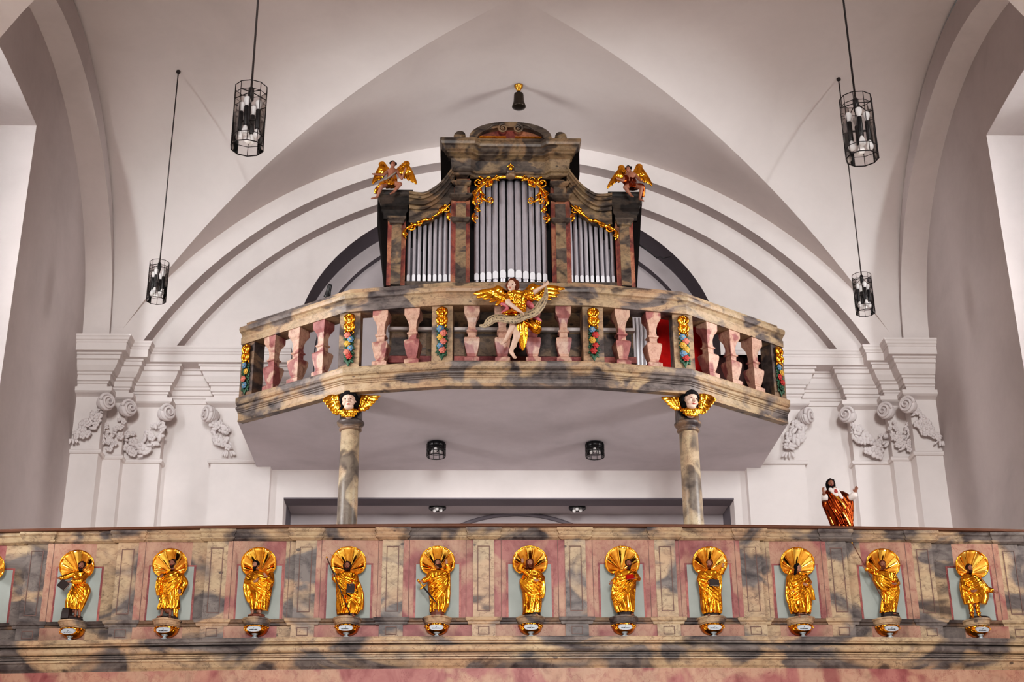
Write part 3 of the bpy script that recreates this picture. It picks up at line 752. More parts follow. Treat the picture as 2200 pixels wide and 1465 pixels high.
def head(mb,c,h,yaw=0,tilt=0,pit=0):
    """skull, jaw, nose, brow, cheeks, ears; h = head height. returns rotation"""
    c=V3(c); rot=Matrix.Rotation(yaw,3,'Z')@Matrix.Rotation(tilt,3,'Y')@Matrix.Rotation(pit,3,'X')
    P=lambda x,y,z:c+rot@Vector((x*h,y*h,z*h))
    mb.ell(P(0,.03,.08),(h*.36,h*.43,h*.41),18,12,0,rot); mb.ell(P(0,-.10,-.20),(h*.27,h*.28,h*.28),16,10,0,rot)
    mb.ell(P(0,-.26,-.40),(h*.11,h*.09,h*.08),10,7,0,rot)
    mb.cap(P(0,-.37,.06),P(0,-.47,-.12),h*.035,h*.055,8); mb.ell(P(0,-.44,-.135),(h*.075,h*.06,h*.045),8,6,0,rot)
    for s in (-1,1):
        mb.cap(P(s*.06,-.37,.10),P(s*.20,-.31,.09),h*.045,h*.04,8)
        mb.ell(P(s*.16,-.27,-.12),(h*.12,h*.11,h*.12),10,7,0,rot); mb.ell(P(s*.36,.03,-.02),(h*.05,h*.08,h*.12),8,6,0,rot)
    mb.ell(P(0,-.36,-.245),(h*.09,h*.05,h*.03),8,6,0,rot); mb.ell(P(0,-.35,-.29),(h*.08,h*.05,h*.03),8,6,0,rot)
    return rot
def face_marks(root,c,h,rot,lips=True):
    c=V3(c); P=lambda x,y,z:c+rot@Vector((x*h,y*h,z*h)); e=MB()
    for s in (-1,1): e.ell(P(s*.135,-.352,.02),(h*.06,h*.035,h*.032),10,6,0,rot); e.cap(P(s*.08,-.385,.115),P(s*.20,-.335,.125),h*.013,h*.009,6)
    e.build('eyes',M['eye'],root)
    if lips:
        e=MB(); e.ell(P(0,-.385,-.265),(h*.10,h*.05,h*.035),10,6,0,rot); e.build('lips',M['lip'],root)
def hair_cap(mb,c,h,rot,style,rn,beard=0):
    c=V3(c); P=lambda x,y,z:c+rot@Vector((x*h,y*h,z*h))
    mb.ell(P(0,.10,.16),(h*.42,h*.44,h*.41),16,10,0,rot)
    for k in range(14):
        a=rn.uniform(-.25,1.25)*PI; mb.ell(P(.38*math.cos(a),-.10+.15*rn.random(),.16+.34*math.sin(a)),h*rn.uniform(.08,.13),8,6)
    if style in('long','curl'):
        L=-.75 if style=='long' else -.35
        for s in (-1,1):
            for k in range(6):
                t=k/5; mb.ell(P(s*(.36+.06*math.sin(t*5)),.05+.03*t,.15+(L-.15)*t),(h*.14,h*.17,h*.16),10,7)
        for k in range(5): mb.ell(P(0,.30,.1-.2*k),(h*.34,h*.16,h*.16),12,7,0,rot)
    if style=='veil':
        for k in range(8): t=k/7; mb.ell(P(-.32-.1*t,.05+.15*t,.1-1.0*t),(h*(.16+.03*t),h*.18,h*.16),10,7)
def beard_mb(mb,c,h,rot,size,rn):
    c=V3(c); P=lambda x,y,z:c+rot@Vector((x*h,y*h,z*h))
    mb.ell(P(0,-.24,-.42),(h*.22,h*.17,h*(.14+.07*size)),12,8,0,rot)
    for s in (-1,1): mb.cap(P(s*.27,-.12,-.10),P(s*.17,-.24,-.36),h*.075,h*.10,8); mb.cap(P(s*.03,-.41,-.205),P(s*.15,-.34,-.27),h*.03,h*.025,6)
    for k in range(int(5*size)):
        mb.ell(P(rn.uniform(-.16,.16),-.26-rn.random()*.08,-.45-.16*size*rn.random()),(h*.09,h*.09,h*.16),8,6)
def cr(pts,n):
    """smooth interpolation of tuples"""
    out=[];L=len(pts)
    for i in range(n+1):
        u=i/n*(L-1); k=min(int(u),L-2); t=u-k
        p0,p1,p2,p3=pts[max(k-1,0)],pts[k],pts[k+1],pts[min(k+2,L-1)]
        out.append(tuple(.5*(2*b+(c-a)*t+(2*a-5*b+4*c-d)*t*t+(3*b-a-3*c+d)*t**3) for a,b,c,d in zip(p0,p1,p2,p3)))
    return out
def robe_loft(mb,rings,flat=.62,amp=(.02,.13),seed=0,twist=1.2,N=64,n=44,back=.75):
    """rings (x,y,z,rx) top to bottom -> folded drapery volume; returns smooth ring list"""
    rn=random.Random(seed); R_=cr(rings,n); a1,a2,a3=[rn.random()*6.28 for _ in range(3)]; k1=rn.choice((6,7,8)); k2=rn.choice((11,12,13))
    v=[];f=[]
    for j,(x,y,z,rx) in enumerate(R_):
        t=j/n; A=amp[0]+(amp[1]-amp[0])*t**1.2
        for i in range(N):
            th=2*PI*i/N
            w=math.sin(k1*th+a1+twist*t*3)+.55*math.sin(k2*th+a2-twist*t*2+1.3*math.sin(th+a3))
            w=math.copysign(abs(w)**.75,w)
            q=rx*(1+A*w*.75); yy=q*flat*math.sin(th); yy*= 1 if yy<0 else back
            v.append((x+q*math.cos(th),y+yy,z+ (A*.12*rx*math.sin(5*th+a2) if j==n else 0)))
    for j in range(n):
        for i in range(N): f.append((j*N+i,(j+1)*N+i,(j+1)*N+(i+1)%N,j*N+(i+1)%N))
    f+= [tuple(range(N)),tuple(n*N+i for i in range(N-1,-1,-1))]
    mb.add(v,f,0,True); return R_
def ring_pt(R_,t,th,flat,push=1.0):
    x,y,z,rx=R_[max(0,min(len(R_)-1,int(t*(len(R_)-1))))]; return Vector((x+rx*push*math.sin(th),y-rx*flat*push*math.cos(th),z))
def statue(lab,X,zoom,xc,y0,k,hd,rings,aR,aL,feet=(),drapes=(),plinth=None,plmat='plinth',style='short',hcol='hair',beard=1.0,yaw=0,tilt=0,pit=0,skin='skindark',mant=1,seed=0,hs=1.0,boots=False,metal='gold',base=None,face=True,linen=False):
    m=.000689*6.66/zoom
    loc=base or (X,PY0+bow(X)-.135,4.550)
    t=thing('saint_statue',lab,'statue',loc,math.atan(.4*X/25) if base is None else 0,'gilded saints of the gallery front' if base is None else None)
    def P(x,y,d=0): return Vector(((x-xc-k*(y0-y))*m,d,(y0-y)*m*1.01+.2*d*max(0,min(1,(y0-y-90)/250))))
    rn=random.Random(seed+11); q=m/.000689
    H=.083*hs
    c=P(hd[0],hd[1],-.018); b=MB(); rot=head(b,c,H,rad(yaw),rad(tilt),rad(pit))
    RG=[(*P(x,y,0),rx*m) for x,y,rx in rings]
    b.cap(c+Vector((0,.012,-H*.3)),V3(RG[0][:3])+Vector((0,0,-.02)),H*.19,H*.24)
    mid=[V3(r[:3]) for r in RG]
    for i in range(1,len(mid)-1): b.cap(mid[i],mid[i+1],max(.012,RG[i][3]*.42),max(.012,RG[i+1][3]*.38))
    b.cap(mid[0]+Vector((0,0,-.02)),mid[1],.022,.03)
    rb=MB(); flat=.62; R_=robe_loft(rb,RG,flat,(.03,.15),seed,1.1*mant)
    for arm,sd in ((aR,-1),(aL,1)):
        if not arm: continue
        a=[P(*w) for w in arm]
        b.cap(a[0],a[1],.017,.015); b.cap(a[1],a[2],.015,.011)
        d=(a[3]-a[2]) if len(a)>3 else (a[2]-a[1])
        hand(b,a[2],d,.052*hs,(0,-1,.15),.45,sd)
        w0=a[1].lerp(a[2],.62)
        rb.cap(a[0],a[1],.031,.029); rb.cap(a[1],w0,.028,.026); rb.ell(w0,(.030,.027,.027),12,8)
        for kk in range(3): rb.ell(a[0].lerp(a[1],.25+.3*kk),(.034,.032,.018),12,8,0,Matrix.Rotation(.5*sd,3,'Y'))
    hipL=mid[-2]
    for (fx,fy,fd) in feet:
        an=P(fx,fy,fd); kn=Vector((an.x*.8+hipL.x*.2,fd*.3,hipL.z+.02))
        r1,r2=(.017,.012) if not boots else (.027,.02)
        (b if not boots else rb).cap(kn,an,r1*1.15,r2); tgt=b if not boots else rb
        tgt.cap(an+Vector((0,.008,-.012)),an+Vector((.012*(1 if fx>xc else -1),-.042,-.022)),.013,.010); tgt.ell(an+Vector((.015*(1 if fx>xc else -1),-.05,-.024)),(.014,.016,.007))
        if boots:
            for kk in range(4): rb.ell(kn.lerp(an,.2+.22*kk),(.029,.03,.009))
    # mantle folds swept across the body
    for j in range(6):
        t0=.08+.05*j; pts=[];rr=[]
        for i in range(13):
            u=i/12; th=rad(-75+150*u)*mant; tt=t0+(.30+.045*j)*u+.05*math.sin(PI*u); pts.append(ring_pt(R_,tt,th,flat,1.03)); rr.append(.006+.0085*math.sin(PI*min(1,.1+u*.9))*(1+.3*math.sin(j*2.3)))
        rb.tube(pts,rr,8)
    for j in range(5):
        th=rad(-52+26*j+rn.uniform(-8,8)); pts=[];rr=[]
        for i in range(9): u=i/8; pts.append(ring_pt(R_,.52+.46*u,th+.25*math.sin(u*2+j)*mant,flat,1.03)); rr.append(.004+.0085*u**.7)
        rb.tube(pts,rr,8)
    for dr in drapes:
        D=cr([(*P(x,y,d),r*m) for x,y,d,r in dr],14); rb.tube([w[:3] for w in D],[w[3] for w in D],10)
        for o in (-.4,.4): rb.tube([(w[0]+o*w[3]*1.2,w[1]-w[3]*.6,w[2]) for w in D],[w[3]*.42 for w in D],8)
    b.fuse('body',M[skin],t,.0032,1)
    r=rb.fuse('robe',M[metal],t,.0037,1)
    if linen: pass
    hh=MB(); hair_cap(hh,c,H,rot,style,rn); hh.fuse('hair',M[hcol],t,.003,1)
    if beard>0:
        bb=MB(); beard_mb(bb,c,H,rot,beard,rn); bb.fuse('beard',M[hcol],t,.003,1)
    if face: face_marks(t,c,H,rot)
    if plinth:
        x0,x1,ya,yb=plinth; A=P(x0,ya); B=P(x1,yb); pl=MB()
        z0,z1=-.003,max(.012,A.z); xa,xb=(x0-xc)*m,(x1-xc)*m; cx=(xa+xb)/2; w=(xb-xa)/2
        pl.lathe([(1,0),(1.03,.25),(.96,.6),(.99,.8),(.9,1)],9,(0,0,0),0,False,.3,Matrix.Translation((cx,-.005,z0))@Matrix.Diagonal((w,min(.075,w*.75),z1-z0,1)))
        pl.build('plinth',M[plmat],t)
    t['P']=0; del t['P']
    return t,P
def held(name,lab,cat,mb,mats,t,group=None):
    """a thing held by a statue: stays top-level, placed in the statue's frame"""
    o=mb.build(name,mats); o.location=t.location; o.rotation_euler=t.rotation_euler; return tag(o,lab,cat,group)
def book(P,t,lab,x,y,d,w,h,rz,mat,m):
    mb=MB(); Mt=Matrix.Translation(P(x,y,d))@Matrix.Rotation(rad(rz),4,'Y')@Matrix.Rotation(rad(-12),4,'X')
    w*=m;h*=m
    mb.box(-w/2,w/2,-.010,-.007,-h/2,h/2,0,Mt).box(-w/2,w/2,.007,.010,-h/2,h/2,0,Mt).box(-w/2-.001,-w/2+.003,-.010,.010,-h/2,h/2,0,Mt).box(-w/2+.003,w/2-.003,-.007,.007,-h/2+.003,h/2-.003,1,Mt)
    return held('book',lab,'book',mb,[M[mat],M['linen']],t)
def staff(P,t,lab,a,b,d,mat,r=.0055):
    p=P(*a,d[0]); q=P(*b,d[1]); mb=MB(); mb.tube([p,p.lerp(q,.5),q],[r*.8,r,r],8,0); mb.ell(p,(r*1.7,r*1.7,r*1.9),10,7,1)
    return held('staff',lab,'staff',mb,[M[mat],M['goldbright']],t)
m0=.000689
Z=6.66
t,P=statue('leftmost gilded saint, leaning, with a dark rock at its feet',SX[1],Z,315,1150,.13,(488,372),[(455,432,52),(450,470,95),(455,540,92),(440,620,92),(432,700,115),(405,790,135),(375,880,132),(360,960,118),(352,1005,100)],
 [(385,478,-.01),(255,530,-.03),(195,552,-.05),(130,535,-.06)],[(540,505,-.01),(500,590,-.07),(345,600,-.09),(290,610,-.09)],[(385,1075,-.02),(440,1085,-.01)],[[(545,640,-.02,30),(570,720,-.02,45),(540,820,-.02,40),(480,950,-.01,35),(450,1030,0,15)]],(180,480,1095,1145),'plinth','short','hair',.6,10,14,0,'skindark',1,1)
book(P,t,'dark book held out by the leftmost gilded saint',262,645,-.10,130,120,35,'plinth',m0)
mb=MB(); A=P(268,1070,-.05); mb.lathe([(.058,-.05),(.056,.0),(.05,.045),(.046,.05)],5,tuple(A),0,False,.4); held('rock','dark rock at the feet of the leftmost gilded saint','rock',mb,M['plinth'],t)
t,P=statue('gilded saint with bare legs, right hand laid on his chest, broad sleeve at his hip',SX[2],Z,1687,1115,.09,(1795,322),[(1790,408,50),(1782,455,110),(1775,520,160),(1772,600,160),(1762,700,145),(1750,800,138),(1745,900,142),(1725,985,152)],
 [(1655,490,-.01),(1605,580,-.04),(1640,520,-.08),(1680,490,-.09)],[(1915,500,-.01),(1960,600,-.02),(1905,715,-.06),(1915,770,-.06)],[(1635,1070,-.03),(1755,1075,-.02)],[[(1925,520,-.01,45),(1975,600,-.01,45),(1930,690,-.02,50),(1900,780,-.01,30)],[(1605,560,-.03,40),(1600,680,-.05,38),(1600,780,-.04,30)],[(1840,930,-.01,40),(1835,1040,-.01,38),(1830,1100,0,30)]],(1550,1865,1088,1110),'plinth','short','hair',.7,-12,-6,0,'skindark',-1,2)
t,P=statue('gilded saint in a broad mantle, hands folded at his left side, black beard',SX[3],Z,375,1105,.07,(388,350),[(392,412,52),(410,450,120),(432,520,188),(430,600,202),(425,700,182),(430,800,160),(432,900,138),(425,1005,118)],
 [(310,480,-.01),(270,590,-.05),(400,590,-.10),(460,540,-.1)],[(605,490,-.01),(620,590,-.04),(560,520,-.10),(530,480,-.1)],[(335,1050,-.03),(440,1055,-.02)],[[(270,560,-.03,45),(250,680,-.03,45),(270,800,-.03,40),(290,890,-.02,22)],[(590,600,-.03,40),(570,700,-.03,30),(540,760,-.02,20)]],(258,512,1060,1100),'plinthred','short','blackhair',1,-25,0,0,'skin',1,3)
t,P=statue('gilded saint with a dark book and a long thin staff slanting from his right hand',SX[4],Z,1690,1085,.04,(1702,350),[(1705,418,48),(1700,460,125),(1692,520,140),(1695,600,150),(1705,700,160),(1718,800,172),(1722,900,185),(1715,990,170),(1690,1050,140)],
 [(1580,485,-.01),(1545,560,-.04),(1522,520,-.07),(1508,490,-.08)],[(1815,510,-.01),(1840,600,-.04),(1785,610,-.10),(1760,640,-.11)],[(1780,1060,-.03)],[[(1850,600,-.02,40),(1885,740,-.02,50),(1890,880,-.02,55),(1880,990,-.01,45)]],(1690,1822,1035,1080),'plinth','curl','hair',.8,0,3,8,'skindark',1,4)
book(P,t,'dark book hanging in the hand of the saint with the thin black staff',1765,685,-.115,112,132,3,'plinth',m0)
staff(P,t,'thin black staff with a gilt tip, slanting across the fourth gilded saint',(1415,228),(1755,1070),(-.06,-.11),'plinth')
t,P=statue('gilded saint with a huge dark beard holding a sword, looking upward',SX[5],Z,395,1080,.015,(412,322),[(432,398,60),(430,440,130),(425,520,156),(422,600,155),(430,700,150),(430,800,138),(428,900,128),(412,985,112),(402,1030,100)],
 [(325,450,-.01),(270,540,-.05),(190,585,-.08),(150,590,-.08)],[(520,440,-.01),(575,400,-.03),(545,330,-.06),(535,270,-.06)],[(360,1060,-.03),(440,1060,-.02)],[[(560,420,-.02,28),(562,560,-.02,32),(560,720,-.02,34),(545,880,-.01,36),(535,960,-.01,18)]],(300,505,990,1075),'plinthred','short','hair',2,18,-22,-20,'skin',-1,5)
mb=MB(); a=P(135,570,-.085); b2=P(205,660,-.09); e=P(415,940,-.10); d=(e-b2).normalized()
mb.tube([a,b2],[.008,.008],10,1); mb.ell(a,(.013,.013,.013),10,7,1)
cx=Vector((d.z,0,-d.x)); mb.cap(b2-cx*.034,b2+cx*.034,.007,.007,8,1)
mb.tube([b2,b2.lerp(e,.6),e],[.009,.0085,.002],6,0,False,None,.4)
held('sword','long sword with a gilt cross hilt held by the bearded saint','sword',mb,[M['iron'],M['gold']],t)
t,P=statue('gilded figure in the middle niche',SX[6],Z,1770,1085,-.015,(1755,322),[(1760,398,50),(1776,440,105),(1776,500,112),(1770,580,160),(1775,640,160),(1778,720,142),(1788,820,135),(1788,920,130),(1780,1010,122),(1765,1060,112)],
 [(1695,445,-.01),(1605,405,-.05),(1640,320,-.08),(1640,260,-.08)],[(1870,460,-.01),(1930,540,-.03),(1865,580,-.10),(1830,575,-.1)],[(1830,1055,-.03)],[[(1930,530,-.02,30),(1945,640,-.02,34),(1945,740,-.01,36),(1935,835,-.01,18)],[(1640,560,-.03,40),(1650,640,-.04,34),(1720,740,-.06,26),(1790,800,-.06,18)]],(1718,1915,1035,1080),'plinth','long','brownhair',.5,-6,0,0,'skin',1,6)
t['label']='gilded standing figure in the middle niche, right hand raised in blessing, long brown hair'
t,P=statue('gilded dark-bearded saint holding a red book, right hand pointing down',SX[7],Z,465,1080,-.04,(525,325),[(512,405,58),(492,450,130),(480,520,150),(466,600,162),(456,700,165),(450,800,165),(458,900,152),(468,980,142),(478,1035,122)],
 [(375,460,-.01),(345,550,-.04),(275,600,-.07),(235,628,-.08)],[(615,480,-.01),(655,545,-.03),(595,540,-.10),(560,530,-.1)],[(550,1045,-.03)],[[(320,600,-.02,34),(300,740,-.02,34),(300,850,-.01,22)]],(365,608,1028,1072),'plinth','short','hair',1.8,-8,-5,0,'skindark',-1,7)
book(P,t,'small red book held at the chest of the saint with the pointing hand',523,525,-.115,110,66,-8,'red',m0)
t,P=statue('gilded saint with a black book, left arm raised high, face turned to the left',SX[8],Z,1765,1080,-.06,(1713,322),[(1722,398,56),(1722,440,128),(1712,520,148),(1706,600,150),(1718,700,150),(1728,800,150),(1735,900,150),(1745,1000,140),(1748,1045,122)],
 [(1595,460,-.01),(1555,550,-.04),(1700,595,-.11),(1745,600,-.11)],[(1845,450,-.01),(1885,440,-.02),(1900,375,-.05),(1905,310,-.05)],[(1700,1050,-.03),(1790,1055,-.02)],[[(1850,480,-.02,36),(1850,620,-.03,38),(1845,760,-.02,34),(1850,900,-.01,36)],[(1560,560,-.03,36),(1590,660,-.05,34),(1640,690,-.06,24)]],(1630,1872,1040,1078),'plinth','short','brownhair',.7,-30,-4,0,'skin',1,8)
book(P,t,'black book pressed to the waist of the saint with the raised arm',1748,602,-.118,140,92,4,'plinth',m0)
mb=MB(); mb.tube([P(1905,350,-.06),P(1925,320,-.06),P(1945,275,-.06)],[.004,.005,.003],8); held('gilded_rod','short gilt rod in the raised hand of the saint with a black book','rod',mb,M['goldbright'],t)
Z2=6.37; m2=.000689*6.66/6.37
t,P=statue('gilded young beardless saint with long dark hair, face in profile to the right',SX[9],Z2,490,1090,-.085,(428,412),[(408,475,48),(425,520,108),(425,590,128),(432,660,150),(442,740,160),(452,820,170),(460,900,158),(465,980,148),(470,1045,132)],
 [(325,530,-.01),(295,640,-.04),(345,740,-.06),(400,750,-.08)],[(530,525,-.01),(580,610,-.03),(520,650,-.10),(490,640,-.1)],[(440,1070,-.03),(540,1070,-.02)],[[(335,440,.0,26),(300,520,-.01,30),(280,660,-.02,30),(280,800,-.01,30),(300,900,-.01,24)],[(570,640,-.03,34),(610,740,-.02,40),(640,860,-.01,36)]],(380,602,1068,1090),'plinth','veil','blackhair',0,42,4,0,'skin',-1,9)
t,P=statue('gilded saint leaning to the right, holding up a long thin brown staff',SX[10],Z2,1735,1130,-.11,(1640,388),[(1650,462,55),(1652,505,140),(1665,570,155),(1682,640,148),(1718,720,122),(1738,800,118),(1735,880,112),(1730,960,112),(1722,1040,112),(1720,1070,108)],
 [(1515,500,-.01),(1440,475,-.04),(1375,445,-.07),(1345,425,-.07)],[(1795,540,-.01),(1845,650,-.03),(1785,660,-.10),(1745,660,-.1)],[(1760,1065,-.03)],[[(1540,560,-.03,50),(1550,640,-.04,55),(1620,720,-.05,45),(1700,740,-.06,24)],[(1830,640,-.02,30),(1850,760,-.02,32),(1840,860,-.01,30),(1820,980,-.01,30)]],(1625,1885,1065,1110),'plinth','short','brownhair',.8,-8,-6,0,'skindark',1,10)
staff(P,t,'long brown staff with a gilt tip rising past the rightmost shells',(1185,88),(1625,925),(-.05,-.09),'plinthred',.005)
t['label']='gilded saint leaning to the right, holding up a long thin brown staff'
Z3=5.86; m3=.000689*6.66/5.86
t,P=statue('gilded saint in short robe and ribbed boots, left hand stretched outward, at the right end',SX[11],Z3,1010,1110,-.14,(868,462),[(862,515,40),(872,555,98),(900,620,145),(925,700,165),(945,780,170),(955,850,158),(958,925,138)],
 [(785,610,-.01),(770,700,-.05),(870,760,-.09),(910,750,-.1)],[(1020,620,-.01),(1100,725,-.03),(1170,755,-.06),(1250,785,-.06)],[(898,1080,-.03),(990,1075,-.03)],[[(1090,740,-.02,30),(1095,840,-.01,34),(1075,920,-.01,26)],[(765,640,-.02,26),(790,780,-.02,30),(825,930,-.01,24)]],(880,1145,1085,1108),'plinth','short','hair',.9,12,0,0,'skindark',-1,11,1,True)

# scallop shells over the niches
def shell_r(th):
    a=abs(math.degrees(th)); return .242-.062*(min(a,70)/70)**2-.085*(max(0,a-70)/44)**1.3
def make_shell(first):
    mb=MB(); SEG=9; TH=rad(114); nr=9; ns=6
    for k in range(SEG):
        rows=[]
        for j in range(ns+1):
            th=-TH+2*TH*(k+j/ns)/SEG; Rr=shell_r(th); row=[]
            for i in range(nr+1):
                r=i/nr; q=r*Rr; bulge=.013*r*math.sin(PI*j/ns)
                row.append((q*math.sin(th),-.015-.125*r**1.5*(.62+.38*math.cos(th))+ (bulge if True else 0),q*math.cos(th)*.93-.012*r*r))
            rows.append(row)
        mb.grid(rows,0 if (k+first)%2==0 else 1,True)
    return mb
def shell_parts(root,first):
    mb=make_shell(first); o=mb.build('fan',[M['goldmatt'],M['goldbright']],root)
    sd=o.modifiers.new('s','SOLIDIFY'); sd.thickness=.006; sd.offset=-1
    rim=MB(); TH=rad(114); pts=[]
    for i in range(57):
        th=-TH+2*TH*i/56; Rr=shell_r(th); pts.append((Rr*math.sin(th),-.015-.125*(.62+.38*math.cos(th)),Rr*math.cos(th)*.93-.012))
    rim.tube(pts,.006,8); rim.build('rim',M['gold'],root)
    rb=MB()
    for k in range(1,9):
        th=-TH+2*TH*k/9; Rr=shell_r(th)
        rb.tube([(r*Rr*math.sin(th),-.019-.125*r**1.5*(.62+.38*math.cos(th)),r*Rr*math.cos(th)*.93-.012*r*r) for r in [.12+.88*i/8 for i in range(9)]],[.0018+.0025*i/8 for i in range(9)],6)
    rb.build('ribs',M['gold'],root)
who=['cut by the left edge of the photo','above the saint with the dark book and rock','above the bare-legged saint','above the saint in a broad mantle','above the saint with the thin black staff','above the saint with the sword','above the blessing figure in the middle niche','above the saint with the red book','above the saint with the black book','above the long-haired beardless saint','above the saint with the brown staff','above the saint in boots at the right end']
protos={}
for i in range(12):
    x=SX[i]; f=[0,1,0,0,0,0,1,1,1,1,1,0][i]
    if f in protos: t=copy_tree(protos[f])
    else:
        t=thing('scallop_shell','','shell'); shell_parts(t,f); protos[f]=t
    t.location=(x,PY0+bow(x)-.012,5.036); t.rotation_euler=(0,0,math.atan(.4*x/25))
    tag(t,'gilded scallop shell canopy '+who[i],'shell','gilded shells of the gallery niches')
# consoles
def half_lathe(mb,prof,n,mi=0,yk=1.0,smooth=True):
    v=[];f=[]
    for r,z in prof:
        for i in range(n+1): a=PI+PI*i/n; v.append((r*math.cos(a),r*yk*math.sin(a),z))
    L=len(prof)
    for j in range(L-1):
        for i in range(n): f.append((j*(n+1)+i,j*(n+1)+i+1,(j+1)*(n+1)+i+1,(j+1)*(n+1)+i))
        f.append((j*(n+1)+n,j*(n+1),(j+1)*(n+1),(j+1)*(n+1)+n))
    f+= [tuple(range(n,-1,-1)),tuple((L-1)*(n+1)+i for i in range(n+1))]
    mb.add(v,f,mi,smooth)
con=None
for i in range(1,12):
    x=SX[i]
    if con is None:
        t=con=thing('console_bracket','','console')
        mb=MB(); half_lathe(mb,[(.112,-.066),(.118,-.055),(.126,-.05),(.138,-.018),(.147,-.012),(.149,0)],10,0,1.42,False); mb.build('console_top',M['beige'],t)
        mb=MB(); half_lathe(mb,[(.030,-.158),(.062,-.150),(.096,-.128),(.113,-.098),(.117,-.075),(.112,-.066)],24,0,1.30); 
        rn=random.Random(3)
        for kk in range(9):
            a=PI+PI*(kk+.5)/9; mb.ell((.116*math.cos(a),.150*math.sin(a),-.074),(.013,.010,.008),8,5)
        for s in (-1,1): spiral(mb,(s*.085,-.105),.02,1.4,.25,s,0,-.108)
        mb.build('gilded_bowl',M['gold'],t)
        mb=MB(); mb.lathe([(.016,-.196),(.030,-.188),(.030,-.18),(.018,-.172),(.016,-.165),(.026,-.155),(.034,-.146)],8,(0,-.085,0),0,False); mb.build('drop_finial',M['silver'],t)
        mb=MB(); Mt=Matrix.Translation((0,-.146,-.108))@Matrix.Rotation(rad(24),4,'X')
        mb.prism([(.068*math.copysign(abs(math.cos(2*PI*k/24))**.8,math.cos(2*PI*k/24)),.026*math.copysign(abs(math.sin(2*PI*k/24))**.8,math.sin(2*PI*k/24))) for k in range(24)],-.008,.02,0,Mt); 
        pl=mb.build('name_plate',M['plate'],t)
        conpl=pl
    else:
        t=copy_tree(con)
    t.location=(x,PY0+bow(x)-.012,4.549); t.rotation_euler=(0,0,math.atan(.4*x/25))
    tag(t,'gilded console with name plate '+who[i].replace('above','under'),'console','consoles of the gallery saints')
    # dark lettering of each plate, too worn to read: one mark above, one line below
    rn=random.Random(40+i); mb=MB(); Mt=Matrix.Translation((0,-.146,-.108))@Matrix.Rotation(rad(24),4,'X')
    mb.box(-.004,.004,-.0095,-.008,.006,.012,0,Mt); nn=rn.randint(7,9); x0=-nn*.0052
    for q in range(nn):
        a=x0+q*.0104; h=rn.choice((.006,.007,.010)); mb.box(a,a+.003,-.0095,-.008,-.012,-.012+h,0,Mt)
        if rn.random()<.7: mb.box(a,a+.008,-.0095,-.008,-.012+(h-.002)*rn.random(),-.010+(h-.002)*rn.random()+.002,0,Mt)
    ppl=[c for c in kids(t) if c.name.startswith('name_plate')][0]; mb.build('lettering',M['ink'],ppl)
